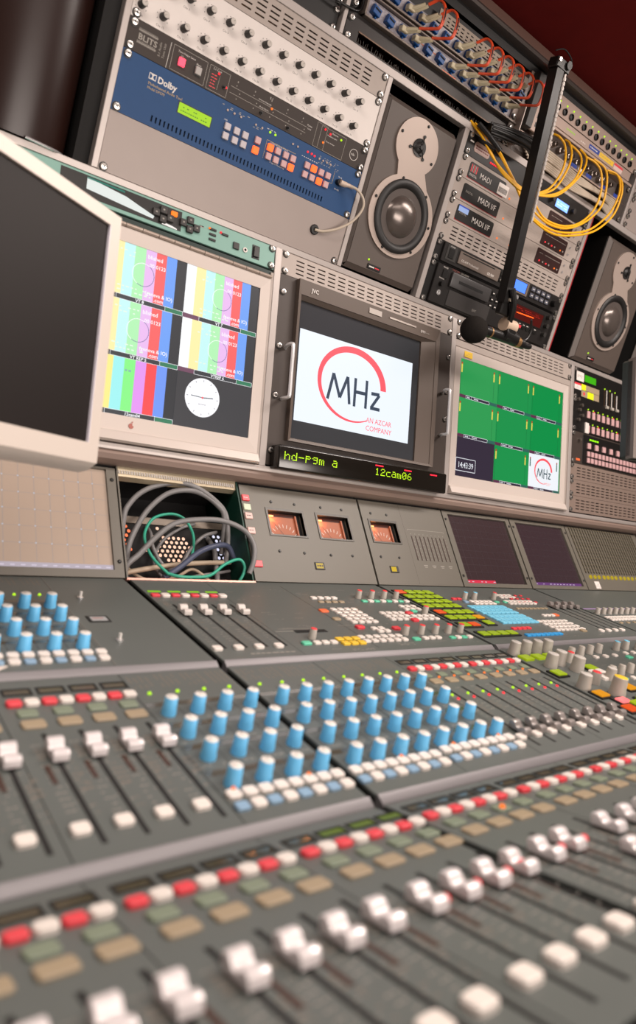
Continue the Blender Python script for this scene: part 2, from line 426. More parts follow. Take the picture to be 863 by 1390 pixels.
t = Thing('audio_processor', 'charcoal one-unit processor with a glowing red square button, above the blue unit', 'audio processor', 'upper', -8, U)
b = B(); b.box(-8, 473, .3, U - .3, 0, 3, BLITS, .3); t.part('faceplate', b)
b = B(); b.box(5, 460, 3, 41, -80, 0, DARKG); t.part('chassis', b)
b = B(); z = 3.06
for r in range(2): b.rect(9, 40, 11 + r * 17, 12.5 + r * 17, z, GREYP)
b.marks(9, 40, 9, 14, z, GREYP, .8, 1, 3, .7, 3, 1); b.marks(9, 40, 26, 31, z, GREYP, .8, 1, 3, .7, 3, 1)
b.text('BLITS', 9.5, 24.6, 8, z, GREYP, sx=1.12, bold=.02)
b.text('5.1 Audio', 47, 34, 3.6, z, GREYP, rot=90); b.text('Tone Unit', 54, 34, 3.6, z, GREYP, rot=90)
b.line(61, 6, 60, 43, .7, z, WHITEP)
for x0, x1, v0, v1 in ((66, 125, 6, 41.5), (130, 167, 6, 41.5), (350.5, 374, 2, 43), (361, 419, 4, 43)):
    for a in ((x0, v0, x1, v0), (x1, v0, x1, v1), (x1, v1, x0, v1), (x0, v1, x0, v0)): b.line(*a, .6, z, GREYP)
b.text('Tone Output Select', 74, 13, 2.6, z, WHITEP); b.text('5.1', 80, 17.5, 2.4, z, WHITEP); b.text('Mono', 107, 17.5, 2.4, z, WHITEP); b.text('5.1 Cycle', 136, 10.5, 2.8, z, WHITEP)
for k in range(5): b.marks(135, 146, 16.5 + k * 4.6, 19 + k * 4.6, z, RBTN, 1.3, 3, 5, 1.2, 1, 1)
b.line(150, 15, 149, 37, .5, z, GREYP)
for v in (20, 30): b.line(172, v, 330, v, .6, z, GREYP)
for k in range(5):
    b.rect(182 + k * 34, 183.6 + k * 34, 8.5, 11, z, GREYP); b.disc(182 + k * 34, 16, .9, z, GREYP, 8); b.disc(190 + k * 34, 25.5, 1, z, GREYP, 8); b.disc(186 + k * 34, 35, 1, z, GREYP, 8)
b.text('5.1', 246, 8.5, 3.8, z, WHITEP); b.text('Surround Downmix', 226, 17.8, 2.2, z, WHITEP); b.text('Mixing Session', 230, 28, 2.2, z, WHITEP)
b.text('Phones', 330, 17, 2.6, z, WHITEP); b.text('Level', 332, 22, 2.6, z, WHITEP)
b.text('Reserve', 386, 9.5, 3, z, WHITEP); b.text('Headphone Select', 376, 15.5, 2.2, z, WHITEP); b.text('Phones Monitor', 376, 26.5, 2.2, z, WHITEP)
b.arc(444, 23, 10, 10, 0, 360, .8, .8, z, WHITEP); b.text('vda', 437, 25, 4.4, z, WHITEP)
t.part('lettering', b, smooth=False)
b = B(); b.box(75.5, 89, 18, 33, 2.5, 3.6, BLACK); b.rbox(77, 87.5, 19.5, 31.5, 3.5, 7.5, glow((255, 70, 90), 2.2), 1); t.part('illuminated_button', b, label='glowing red square button')
b = B(); b.box(104.5, 118, 18, 33, 2.5, 3.6, BLACK); b.rbox(106, 116.5, 19.5, 31.5, 3.5, 7.5, mat('grey_btn', (170, 164, 160), .4), 1); t.part('push_button', b, label='grey square button')
for x, v, kk in ((147, 13, 'led_r'), (164, 27, 'led_r'), (254, 21.5, 'led_o'), (369, 8, 'led_r'), (371, 30, 'led_o'), (382, 11, 'led_r'), (408, 11, 'led_g')): t.inst(kk, x, v, 3)
for x, v in ((160, 28), (293, 37), (236, 36)):
    b = B(); b.cyl(x, v, 3, 5, 3, BLACK, 12); b.cyl(x, v, 5, 9, 1.6, BLACK, 10); t.part('toggle_switch', b)
screws(t, (0, 465.1), ears(0, 1))

t = Thing('surround_audio_unit', 'navy blue two-unit audio processor with a lime display and lit orange buttons', 'audio processor', 'upper', -8, 3 * U)
b = B(); b.plate(-8, 473, U + .3, 3 * U - .3, 0, 3, NAVY, [(55 + k * 7.15, 57.6 + k * 7.15, 116.5, 125.5) for k in range(49)]); t.part('faceplate', b, smooth=False)
b = B(); b.box(5, 460, U + 3, 3 * U - 3, -120, -6, BLACK); t.part('chassis', b)
b = B(); z = 3.06
b.rect(38, 50, 60, 69, z, WHITEP); b.lathe; 
for sgn in (0, 1):
    x = 39 if not sgn else 49; d = 1 if not sgn else -1
    b.flat([(x + d * 4 * math.sin(a) if d > 0 else x + d * 4 * math.sin(a), 64.5 - 3.5 * math.cos(a)) for a in [PI * k / 8 for k in range(9)]], z + .05, NAVY)
b.text('Dolby', 52.5, 69, 9, z, WHITEP, bold=.03)
b.text('Multichannel Audio Tool', 39, 77, 4, z, GOLDP); b.text('Model DP570', 39, 83, 3.6, z, GOLDP)
b.marks(165, 218, 50, 55, z, GREYP, 1.2, 3, 5, 4, 2, .7); b.text('Shift', 174, 73, 2.4, z, WHITEP)
b.marks(228, 250, 58, 63, z, GREYP, 1, 3, 5, 3, 2, .8); b.marks(255, 276, 52, 54, z, WHITEP, 1, 3, 5, 3, 1, 1)
b.text('Output/Program Playout', 268, 72.5, 2.6, z, WHITEP); b.text('Program Monitoring', 275, 103, 2.6, z, WHITEP)
b.marks(335, 372, 66, 68, z, WHITEP, 1, 2, 4, 2, 1, 1); b.marks(372, 420, 52, 66, z, GREYP, .9, 2, 5, 3, 5, .6)
for a in ((260, 70, 260, 101), (260, 70, 322, 70), (413, 64, 413, 88), (406, 88, 413, 88)): b.line(*a, .5, z, GOLDP)
b.text('Setup', 424, 72, 2.6, z, WHITEP); b.text('RS-485', 421, 95, 2.8, z, WHITEP)
t.part('lettering', b, smooth=False)
b = B(); b.box(92.5, 153.5, 78, 96, 2.8, 3.4, BLACK)
b.rect(94, 152, 79.5, 95, 3.5, glow((164, 214, 10), .95)); b.marks(98, 148, 82, 93, 3.55, mat('lcd_dark', (70, 130, 20), .6), 1.6, 2, 3.2, 1.2, 2, .5); t.part('display', b, label='lime green two-line display')
lit = {(269, 80), (318, 95), (242, 95), (366, 79), (382, 95)}
WB = mat('grey_white_key', (190, 182, 186), .4); WB2 = mat('pink_grey_key', (200, 160, 160), .4)
allb = [(x, v, WB) for v in (81, 96) for x in (182, 200, 217)] + [(242, 79, WB2), (242, 95, WB2)] + [(x, v, WB2) for v in (80, 95) for x in (269, 285, 302, 318)] + [(x, v, WB2) for v in (79, 95) for x in (350, 366, 383, 399)]
proto('dk', B().rbox(-5.6, 5.6, -5.6, 5.6, 0, 4, WB, 1.2), name='push_button'); proto('dkp', B().rbox(-5.6, 5.6, -5.6, 5.6, 0, 4, WB2, 1.2), name='push_button')
proto('dkl', B().rbox(-5.8, 5.8, -5.8, 5.8, 0, 4, glow((255, 96, 40), 2.0), 1.2), name='push_button')
for x, v, m_ in allb: t.inst('dkl' if (x, v) in lit or (x, v) == (383, 95) and 0 else ('dk' if m_ is WB else 'dkp'), x, v, 3, label='lit orange button' if (x, v) in lit else None)
t.inst('dkl', 383, 95, 3.2, sc=1.01, label='lit orange button')
for x, v in ((262, 57), (273, 57)): t.inst('led_g', x, v, 3)
for x, v in ((345, 57), (354, 57), (361, 58)): t.inst('led_r', x, v, 3)
for k in range(4): b = B(); b.cyl(372 + k * 9, 58.5, 3, 4.4, 1.8, mat('clear_led', (180, 160, 150), .3), 10); t.part('indicator_light', b)
for x in (176, 189, 202, 232, 245, 331 - 20, 322): b = B(); b.cyl(x, 57, 3, 4.4, 1.8, mat('clear_led', (180, 160, 150), .3), 10); t.part('indicator_light', b)
screws(t, (0, 465.1), ears(U, 2))

t = Thing('blanking_plate', 'plain warm grey blanking plate under the navy processor with a black grommet', 'blanking panel', 'upper', -8, 5 * U)
b = B(); b.box(-8, 473, 3 * U + .3, 5 * U - .3, 0, 3, BLANK, .3); t.part('faceplate', b)
b = B(); b.lathe(402, 177, [(9.5, 3), (9.5, 5), (8, 6.5), (4.5, 6.6), (3.5, 4)], RUB, 24); t.part('grommet', b)
screws(t, (0, 465.1), (5 * U - 6.35,)); 
b = B(); b.tube([(424, 81, 12), (432, 81.5, 12), (446, 80, 14)], lambda q: 5.2 - 1.5 * (q > .75), mat('beige_connector', (196, 176, 160), .45), 14, 3)
for k in range(4): b.tube([(445 + k * 2.4, 80.3, 14), (446.4 + k * 2.4, 80.3, 14)], 3.6, mat('beige_connector', (196, 176, 160), .45), 12, 1)
b.tube([(446, 80, 14), (462, 82, 20), (478, 94, 24), (482, 112, 24), (470, 138, 20), (446, 160, 15), (420, 174, 9), (402, 177, 5)], 2.6, BEI, 10)
b.tube([(425, 81, 3), (425, 81, 12)], 5.5, BLACK, 14, 1)
solo('patch_lead', b, 'thin beige lead looping from the navy processor down to the black grommet', 'cable', 'upper', ox=425, ov=81, oz=3)

# ------------------------------------------------------------------ speakers
def speaker(cx, label, x0, x1):
    t = Thing('studio_monitor_speaker', label, 'speaker', 'upper', x0, 216, group=None)
    b = B(); P = 9
    b.box(x0, x1, -114, 216, -260, -10, BLACK, 3)
    b.extr([(-114, -12), (-102, 0), (206, 0), (216, -10), (216, -12)], x0 + 12, x1 - 4, SPKG)
    b.prism([(x0, 216), (x0 + 12, 216), (x0 + 12, -114), (x0, -114)], -11, -10, SPKG)
    i = b.mi(SPKG)
    vs = [b.bm.verts.new(p) for p in ((x0, 114, -10), (x0 + 14, 102, 0), (x0 + 14, -206, 0), (x0, -216, -10))]; f = b.bm.faces.new(vs); f.material_index = i
    t.part('cabinet', b)
    wv, tv = 86, -49
    b = B()                                                       # figure-of-eight driver plate
    pts = []
    for k in range(64):
        a = math.radians(-90 + 360 * k / 64 )
    tw = [(cx - 10 + 57 * math.cos(math.radians(a)), tv - 53 * math.sin(math.radians(a))) for a in range(-48, 229, 6)]
    wf = [(cx + 87 * math.cos(math.radians(a)), wv - 80 * math.sin(math.radians(a))) for a in range(118, 423, 6)]
    b.prism(tw + wf, -1, 4, SPKP); t.part('driver_plate', b)
    b = B(); b.lathe(cx, wv, [(72, 4), (72, 7), (68, 10), (62, 10.5), (57, 8), (54, 4.6, RUB), (50, 4.6, CONE), (41, 4.4, CONE)], RUB, 56)
    b.lathe(cx, wv, [(41, 4.4, CONE), (38, 8), (32, 12.5), (24, 16), (14, 18.6), (5, 19.6), (1, 19.7)], mat('dust_cap', (104, 95, 90), .24, .5), 48); t.part('woofer', b)
    b = B(); b.lathe(cx - 6, tv, [(17, 4), (17, 6), (13, 5), (11, 4.6), (9, 6.5), (5, 8.5), (1.5, 9.2)], RUB, 28)
    for a in (75, 195, 315):
        c, s_ = math.cos(math.radians(a)), math.sin(math.radians(a)); b.tube([(cx - 6 + 22 * c, tv - 22 * s_, 5), (cx - 6 + 14 * c, tv - 14 * s_, 9), (cx - 6 + 2 * c, tv - 2 * s_, 11)], 1.3, RUB, 6, 1); b.cyl(cx - 6 + 24 * c, tv - 24 * s_, 4, 6, 3.2, RUB, 12)
    b.cyl(cx - 6, tv, 10, 12.5, 4, RUB, 12); t.part('tweeter', b)
    scr = B(); scr.lathe(0, 0, [(3, 0), (3, 1.2), (2, 2)], BLACK, 12); 
    if 'ps' not in PROTO: proto('ps', scr, name='screw')
    for a in (107, 52, 3, -50, -110, 168): t.inst('ps', cx + 79 * math.cos(math.radians(a)), wv - 73 * math.sin(math.radians(a)), 4)
    for a in (75, 165, -20): t.inst('ps', cx - 10 + 50 * math.cos(math.radians(a)), tv - 46 * math.sin(math.radians(a)), 4)
    t.inst('led_g', cx - 48, 187, 0)
    b = B(); b.box(cx - 48, cx - 12, 194, 204, 0, 2, BLACK, .6); b.rect(cx - 44, cx - 30, 198, 200.5, 2.1, WHITEP); b.rect(cx - 28, cx - 16, 198, 200, 2.1, RBTN); t.part('badge', b, smooth=False)
    return t
speaker(598, 'taupe two-way studio loudspeaker between the knob bay and the interface rack', 486, 690)
speaker(1434, 'taupe two-way studio loudspeaker at the right edge behind the red edged upright', 1318, 1545)

# ------------------------------------------------------------------ interface bay, right of the speaker
XB = 719.5; DECK = mat('deck_black', (32, 29, 28), .45, 0, .35)
t = Thing('fan_unit', 'black one-unit device with a lit blue display and a round-ended logo, above the interface units', 'rack unit', 'upper', XB - 8, -2 * U)
b = B(); b.box(XB - 8, XB + 473, -3 * U + .3, -2 * U - .3, 0, 3, BLACK, .3); b.box(XB + 5, XB + 455, -3 * U + 4, -2 * U - 4, -120, 0, BLACK); t.part('faceplate', b)
b = B(); b.prism([(742 + (5 * math.cos(math.radians(a)) if a < 180 else 0), 0) for a in ()] or [(738, -118), (742, -122), (784, -122), (788, -118), (788, -106), (784, -102), (742, -102), (738, -106)], 3, 3.8, mat('pink_logo', (190, 160, 150), .4)); b.marks(742, 784, -117, -107, 3.85, mat('dark_red_print', (120, 40, 40), .5), 2.2, 5, 9, 1, 2, 1); b.rect(722, 734, -119, -116, 3.1, WHITEP); t.part('logo_plate', b, smooth=False)
b = B(); b.box(1046, 1104, -117, -95, 2.6, 3.5, BLACK); b.rect(1049, 1101, -115, -97, 3.6, glow((110, 150, 255), 2.6)); b.marks(1054, 1096, -111, -101, 3.65, glow((200, 220, 255), 2), 1.6, 3, 6, 1.5, 2, .8); t.part('display', b, label='lit blue display')
for k in range(5): t.inst('led_r', 798 + k * 6, -100, 3)
for x in (1031, 1118): b = B(); b.cyl(x, -108, 3, 12, 6, DARKG, 18); t.part('rotary_knob', b)
screws(t, (XB, XB + 465.1), ears(-3 * U, 1))
where = ('with a barcode sticker, highest of the three', 'middle one of the three', 'with a blue sticker, lowest of the three')
for k in range(3):
    v0 = -2 * U + k * U
    t = Thing('interface_unit', 'pale grey one-unit box marked MADI I/F, ' + where[k], 'audio interface', 'upper', XB - 8, v0 + U, group='interface units stacked in the rack')
    b = B(); b.box(XB - 8, XB + 473, v0 + .4, v0 + U - .4, 0, 3, ALU2, .3); b.box(XB + 5, XB + 455, v0 + 3, v0 + 40, -120, 0, DARKG); t.part('faceplate', b)
    b = B(); b.rbox(741, 866, v0 + 7, v0 + 39, 3, 4.2, BLACK, 5); b.rbox(741, 866, v0 + 36, v0 + 40, 3, 3.6, mat('red_edge_trim', (170, 36, 44), .4), 1.5); t.part('label_plate', b)
    b = B(); z = 4.3
    if k == 0:
        for q in range(5): b.rect(746 + q * 4.4, 748.6 + q * 4.4, v0 + 11, v0 + 26, z, RBTN if q % 2 == 0 else GREYP)
        b.text('DIGITAL', 745, v0 + 34, 4.6, z, WHITEP); b.text('MADI', 778, v0 + 29, 11, z, WHITEP)
    else:
        b.text('MADI I/F', 793, v0 + 29, 11.5, z, WHITEP); b.text('DIGITAL', 750, v0 + 24, 4.4, z, GREYP)
    t.part('lettering', b, smooth=False)
    if k == 0: b = B(); b.rect(842, 878, v0 + 13, v0 + 37, 4.5, CREAM); [b.rect(845 + q * 2.5, 846.4 + q * 2.5, v0 + 21, v0 + 32, 4.6, BLACK) for q in range(12)]; t.part('sticker', b, smooth=False)
    if k == 2: b = B(); b.rect(745, 777, v0 + 9, v0 + 20, 4.5, mat('pale_blue_sticker', (150, 180, 235), .5)); b.rect(745, 777, v0 + 7.5, v0 + 10, 4.55, mat('blue_sticker', (30, 70, 200), .5)); t.part('sticker', b, smooth=False)
    b = B(); b.arc(890, v0 + 22, 18, 17, 70, 290, .7, .7, 3.1, GREYP); b.line(896, v0 + 5.5, 1030, v0 + 5.5, .6, 3.1, GREYP); b.line(896, v0 + 38.5, 1030, v0 + 38.5, .6, 3.1, GREYP); b.arc(1014, v0 + 22, 18, 17, -70, 70, .7, .7, 3.1, GREYP)
    b.marks(892, 1015, v0 + 12, v0 + 30, 3.1, GREYP, 1.1, 4, 12, 5, 3, .5); b.line(886, v0 + 22, 1020, v0 + 22, .5, 3.1, GREYP); t.part('print', b, smooth=False)
    b = B(); b.rbox(1038, 1142, v0 + 5, v0 + 40, 3, 4.2, mat('dark_maroon', (50, 30, 28), .35), 3); b.marks(1048, 1135, v0 + 12, v0 + 17, 4.3, GREYP, 1, 3, 14, 2, 1); t.part('meter_window', b, smooth=False)
    t.inst('led_o', 889, v0 + 33, 3); t.inst('led_o', 936, v0 + 34, 3)
    for q, c in ((1055, 'led_r'), (1083, 'led_r'), (1120, 'led_o')): t.inst(c, q, v0 + 32, 4)
    for q in (1068, 1094, 1130): b = B(); b.cyl(q, v0 + 32, 4, 6, 2.2, GREYP, 10); t.part('push_button', b)
    for q in (1155,): b = B(); b.cyl(q, v0 + 14, 3, 5, 3, CHROME, 10); b.cyl(q, v0 + 31, 3, 5, 3, CHROME, 10); t.part('bushing', b)
    screws(t, (XB, XB + 465.1), ears(v0, 1))
vent('upper', XB, U, 'beige slotted vent panel between the lowest interface unit and the disc recorder')
t = Thing('disc_recorder', 'black one-unit disc recorder with a grey tray front and a lit blue display', 'disc recorder', 'upper', XB - 8, 3 * U)
v0 = 2 * U
b = B(); b.box(XB - 8, XB + 473, v0 + .4, v0 + U - .4, 0, 3, BLACK, .3); b.box(XB + 14, XB + 452, v0 + 2, v0 + 42, -140, 9, DECK, 1); t.part('chassis', b)
b = B(); b.box(783, 927, v0 + 6, v0 + 33, 9, 12, mat('taupe_tray', (110, 98, 90), .4), 1); b.rect(790, 905, v0 + 8.5, v0 + 11, 12.05, BLACK); t.part('disc_tray', b)
b = B(); b.box(743, 776, v0 + 4, v0 + 36, 9, 10, DARKG, .6); b.box(750, 767, v0 + 10, v0 + 31, 9.5, 11.5, BLACK, .8); t.part('power_switch', b)
b = B(); b.text('CD-RW Professional', 792, v0 + 27, 4.8, 12.06, WHITEP); b.text('CD RW', 884, v0 + 28, 5, 12.06, WHITEP, bold=.02); b.text('POWER', 751, v0 + 8, 3, 10.1, WHITEP); t.part('lettering', b, smooth=False)
b = B(); b.box(945, 1044, v0 + 4, v0 + 36, 9, 11, mat('taupe_tray', (110, 98, 90), .4), .8); b.rect(952, 1036, v0 + 7, v0 + 32, 11.1, BLACK); b.rect(954, 1034, v0 + 8, v0 + 31, 11.2, glow((80, 130, 255), 1.5)); t.part('display', b, smooth=False, label='lit blue display')
for k in range(2): b = B(); b.box(930, 942, v0 + 8 + k * 13, v0 + 17 + k * 13, 9, 11.5, BLACK, .6); b.cyl(936, v0 + 12.5 + k * 13, 11.5, 12, 2, GREYP, 8); t.part('push_button', b)
for r in range(2):
    for k in range(4): b = B(); b.box(1054 + k * 21, 1069 + k * 21, v0 + 7 + r * 15, v0 + 17 + r * 15, 9, 12, mat('grey_blue_key', (90, 92, 104), .4), .8); b.rect(1058 + k * 21, 1065 + k * 21, v0 + 11 + r * 15, v0 + 13 + r * 15, 12.1, WHITEP); t.part('push_button', b)
b = B(); b.cyl(1152, v0 + 22, 9, 22, 9, BLACK, 22); t.part('rotary_knob', b)
screws(t, (XB, XB + 465.1), ears(v0, 1))
t = Thing('cassette_deck', 'black deck with a dark red display, at the bottom of the interface bay', 'recorder deck', 'upper', XB - 8, 5 * U)
v0 = 3 * U
b = B(); b.box(XB - 8, XB + 473, v0 + .4, v0 + 2 * U - .4, 0, 3, BLACK, .3); b.box(XB + 12, XB + 452, v0 + 3, v0 + 86, -160, 10, DECK, 1.5); t.part('chassis', b)
b = B(); b.box(776, 912, v0 + 10, v0 + 42, 10, 17, mat('slate_door', (62, 60, 60), .4), 2.5, 2); b.box(800, 884, v0 + 23, v0 + 29, 16.8, 17.4, BLACKM); t.part('loading_door', b)
b = B(); b.box(784, 930, v0 + 47, v0 + 82, 10, 12, mat('slate_door2', (54, 51, 50), .42), 1); t.part('drawer_front', b)
b = B(); b.text('TASCAM', 776, v0 + 7.5, 4.4, 10.1, mat('dim_red_print', (130, 60, 54), .5)); b.text('DA-45HR', 806, v0 + 7.5, 4.4, 10.1, GREYP); b.text('POWER', 748, v0 + 9, 3, 10.1, WHITEP); b.text('PHONES', 744, v0 + 33, 3, 10.1, WHITEP); b.text('DAT', 872, v0 + 72, 5, 12.1, GREYP); t.part('lettering', b, smooth=False)
b = B(); b.box(749, 765, v0 + 12, v0 + 30, 10, 12.5, BLACK, .8); t.part('power_switch', b)
b = B(); b.lathe(754, v0 + 62, [(6, 10), (6, 12), (3.4, 12.4), (3, 10.5)], CHROME, 16); t.part('headphone_socket', b)
b = B(); b.cyl(753, v0 + 43, 10, 18, 5.5, BLACK, 18); t.part('rotary_knob', b)
b = B(); b.box(984, 1136, v0 + 12, v0 + 50, 10, 11.4, BLACK, .8); b.rect(988, 1132, v0 + 15, v0 + 47, 11.5, glow((70, 12, 8), 1.2)); t.part('display', b, smooth=False, label='dark red display')
b = B(); b.line(1026, v0 + 33, 1096, v0 + 30, 2.2, 11.7, glow((255, 90, 30), 2.2)); b.marks(995, 1125, v0 + 19, v0 + 27, 11.6, glow((170, 30, 20), 1), 1.6, 3, 8, 3, 2, .5); t.part('level_bar', b, smooth=False)
for k in range(8): b = B(); b.box(1000 + k * 16, 1011 + k * 16, v0 + 58, v0 + 65, 10, 12.5, BLACK if k != 3 else RBTN, .6); b.rect(1002 + k * 16, 1009 + k * 16, v0 + 54, v0 + 55.5, 10.2, WHITEP); t.part('push_button', b)
for r in range(3):
    for k in range(2): b = B(); b.box(922 + k * 17, 933 + k * 17, v0 + 12 + r * 14, v0 + 20 + r * 14, 10, 12.5, BLACK, .6); b.rect(924 + k * 17, 930 + k * 17, v0 + 15 + r * 14, v0 + 17 + r * 14, 12.6, WHITEP); t.part('push_button', b)
for k in range(3): b = B(); b.cyl(1150, v0 + 14 + k * 22, 10, 20, 6, DARKG, 18); t.part('rotary_knob', b)
screws(t, (XB, XB + 465.1), ears(v0, 2))

# ------------------------------------------------------------------ top row of the upper rack
t = Thing('shadowed_rack_unit', 'black unit above the knob bay with loose leads over it', 'rack unit', 'upper', -165, -147)
b = B(); b.box(-165, 340, -147 - 2 * U + 1, -148, -30, -6, BLACK, .6); b.box(-165, 340, -330, -240, -60, -40, BLACKM)
b.box(180, 345, -240, -237, -60, -2, mat('bronze_edge', (110, 84, 66), .4, .4)); t.part('faceplate', b)
for x, v in ((333, -152), (333, -181), (333, -196), (-158, -160)): t.inst('screw', x, v, -6)
b = B(); b.tube([(250, -196, 2), (290, -189, 6), (330, -188, 8), (352, -190, 8), (370, -196, 4), (378, -210, 2), (374, -226, 0), (356, -230, 0)], 2.2, BLACK, 8); t.part('lead', b)
b = B(); b.tube([(215, -170, -4), (235, -185, 6), (250, -200, 0), (262, -215, -4)], 2.6, DARKG, 8); t.part('lead', b)
XP = 361
t = Thing('brush_strip', 'black one-unit panel with a long brush slot above the speaker', 'rack panel', 'upper', XP - 8, -148)
b = B(); b.plate(XP - 8, 830, -147 - U, -147.6, 0, 3, mat('satin_black', (40, 35, 33), .4, .3), [(384, 800, -166, -150)]); t.part('faceplate', b, smooth=False)
b = B(); b.box(383, 801, -168, -166, 3, 4.2, mat('bronze_edge', (110, 84, 66), .4, .4)); t.part('slot_rim', b)
b = B()
for k in range(150):
    x = 386 + k * 2.75; h = random.uniform(3, 13); b.line(x, -150, x + random.uniform(-3, 3), -150 - h, .5, -4, mat('bristle', (96, 88, 82), .7))
t.part('brush', b, smooth=False, kind='stuff')
screws(t, (XP,), (-152, -181)); screws(t, (820,), (-152,))
t = Thing('fibre_patch_panel', 'fibre patch panel with two rows of blue adapters, above the brush strip', 'patch panel', 'upper', XP - 8, -147 - U)
b = B(); TR = mat('patch_tray', (120, 108, 100), .4, .3); CL = mat('speckled_clear_adapter', (150, 144, 150), .35, noise=.35, nscale=300)
b.box(XP - 8, 840, -305, -192, -20, -8, BLACK)
b.box(380, 830, -196, -192, -8, 14, TR, .6); b.box(380, 830, -232, -229, -8, 10, TR, .6); b.box(400, 830, -239, -235, -8, 12, TR, .6); b.box(380, 384, -232, -192, -8, 12, TR, .6); t.part('tray', b)
b = B(); b.box(384, 830, -228, -197, -8, 2, CL); b.box(420, 830, -266, -239, -8, 2, CL); t.part('adapter_plate', b)
proto('lc', B().box(-9, 9, -7, 7, 0, 12, LCB, 1).box(-7, 7, -3.5, -.5, 11.9, 12.4, BLACKM).box(2, 6, 7, 11, 0, 8, LCB, .8).box(-8, -3, -11, -7, 0, 6, LCB, .8), name='adapter')
for k in range(13):
    if k < 12: t.inst('lc', 405 + 34.5 * k, -211, 1, rot=-12)
    if k > 0: t.inst('lc', 405 + 34.5 * k, -250, 1, rot=-12)
b = B(); b.plate(548, 838, -291, -268, 2, 4, mat('beige_tray', (150, 136, 122), .45, .2), [(556 + k * 14 + (k % 2) * 2, 564 + k * 14, v, v + 2.4) for k in range(19) for v in (-286, -279.5, -273)]); t.part('slotted_cover', b, smooth=False)
b = B(); b.rect(585, 625, -194.6, -193.2, 14.1, OBTN); b.rect(524, 570, -217, -215, 2.2, mat('dull_orange', (190, 110, 80), .5)); t.part('print', b, smooth=False)
screws(t, (XP,), (-205, -222))
# orange jumpers with beige duplex plugs at both ends
def plug(b, x, v, up=1):
    for d in (-3.5, 3.5):
        b.tube([(x + d - 4, v + 1, 8), (x + d + 4, v - 2, 20), (x + d + 15, v - 8 * up, 34)], lambda q: 5.2 - 2.2 * q, BEIP, 8, 2)
        b.box(x + d - 9, x + d, v - 5, v + 5, 8, 20, BEIP, 1.2)
spec = [(474, 490), (508.5, 525), (612, 628), (646.5, 662), (681, 697), (715.5, 732), (750, 766), (784.5, 800)]
desc = ('left-most on the patch panel', 'second from the left on the patch panel', 'just right of the gap in the patch row', 'fourth from the left on the patch panel', 'fifth from the left on the patch panel',
        'sixth from the left on the patch panel', 'last but one before the silver bracket', 'nearest the silver bracket')
for k, (a, c) in enumerate(spec):
    t = Thing('fibre_jumper', 'orange fibre jumper with beige plugs, ' + desc[k], 'fibre cable', 'upper', a, -211, 8, group='orange jumpers on the patch panel')
    b = B(); plug(b, a, -211, .6); t.part('plug', b); b = B(); plug(b, a + 2, -249, 1.4); t.part('plug', b)
    for d in (0, 2.5):
        b = B(); b.tube([(a + 14 + d, -219, 34), (a + 26 + d, -221, 52), (a + 34 + d, -226, 66), (a + 34 + d, -256, 66), (a + 28 + d, -271, 52), (a + 18 + d, -262, 36)], 2.1, ORG, 8); t.part('jacket', b)
    b = B(); b.tube([(a + 35, -229, 66), (a + 36, -243, 68), (a + 35, -257, 66)], 2.6, BLACK, 8); t.part('sleeve', b)

t = Thing('rack_bracket', 'silver upright bracket with screws beside the patch panel', 'bracket', 'upper', 812, -148)
b = B(); b.box(812, 832, -232, -149, 3, 8, ALU, 1); b.box(828, 831, -232, -149, 8, 26, ALU, .6); t.part('plate', b)
screws(t, (818,), (-156, -182, -206), 8)
XR = 846
t = Thing('distribution_unit', 'grey one-unit connector strip with a row of round sockets under green lights', 'rack unit', 'upper', XR - 8, -270)
RW = mat('warm_grey_unit', (170, 148, 136), .42, .2, noise=.02)
b = B(); b.box(XR - 8, XR + 473, -311, -270.5, 0, 3, RW, .4); b.box(XR, XR + 465, -309, -273, -120, 0, DARKG); t.part('faceplate', b)
b = B(); b.lathe(0, 0, [(7.6, 0), (7.6, 3), (5.5, 3.4), (5, .8)], BLACK, 20); proto('xs', b, name='round_socket')
for k in range(16): t.inst('xs', 870 + 27.3 * k, -284, 3); t.inst('led_g', 873 + 27.3 * k, -298, 3)
screws(t, (XR + 465.1,), (-276, -305))
t = Thing('label_strip_unit', 'slim grey unit with blue, yellow and red stickers above the yellow fibres', 'rack unit', 'upper', XR - 8, -246)
b = B(); b.box(XR + 60, XR + 450, -267, -246, 0, 6, RW, .5); t.part('faceplate', b)
b = B(); z = 6.1
b.rect(1098, 1144, -262, -252, z, mat('cobalt_sticker', (30, 60, 150), .5)); b.marks(1103, 1140, -259, -255, z + .1, WHITEP, 2.4, 4, 7, 1.6, 1, 1); b.rect(1146, 1212, -262, -251, z, YBTN); b.marks(1150, 1208, -259, -254, z + .1, GOLDP, 1.6, 6, 12, 3, 1, 1)
b.rect(1216, 1256, -263, -249, z, mat('cream_sticker', (216, 190, 180), .5)); b.rect(1216, 1256, -263, -258, z + .1, RBTN); t.part('sticker', b, smooth=False)
b = B(); b.marks(1000, 1036, -259, -254, z, glow((150, 200, 30), .9), 3, 3, 5, 1.5, 1, 1); b.marks(1062, 1082, -256, -252, z, CREAM, 2, 3, 6, 3, 1, 1); t.part('readout', b, smooth=False)
t = Thing('coaxial_patch_bay', 'open frame of coaxial sockets with yellow fibres plugged in, right of the boom arm', 'patch bay', 'upper', XR - 8, -148)
b = B(); b.box(XR - 8, XR + 473, -244, -147.6, -40, -20, mat('patch_grey', (96, 86, 80), .5)); b.box(XR - 8, XR + 473, -246, -240, -20, 4, RW, .5); b.box(XR - 8, XR + 473, -196, -192, -20, 2, RW, .5); b.box(XR + 445, XR + 473, -246, -148, -20, 2, BROWNB, .5)
t.part('frame', b)
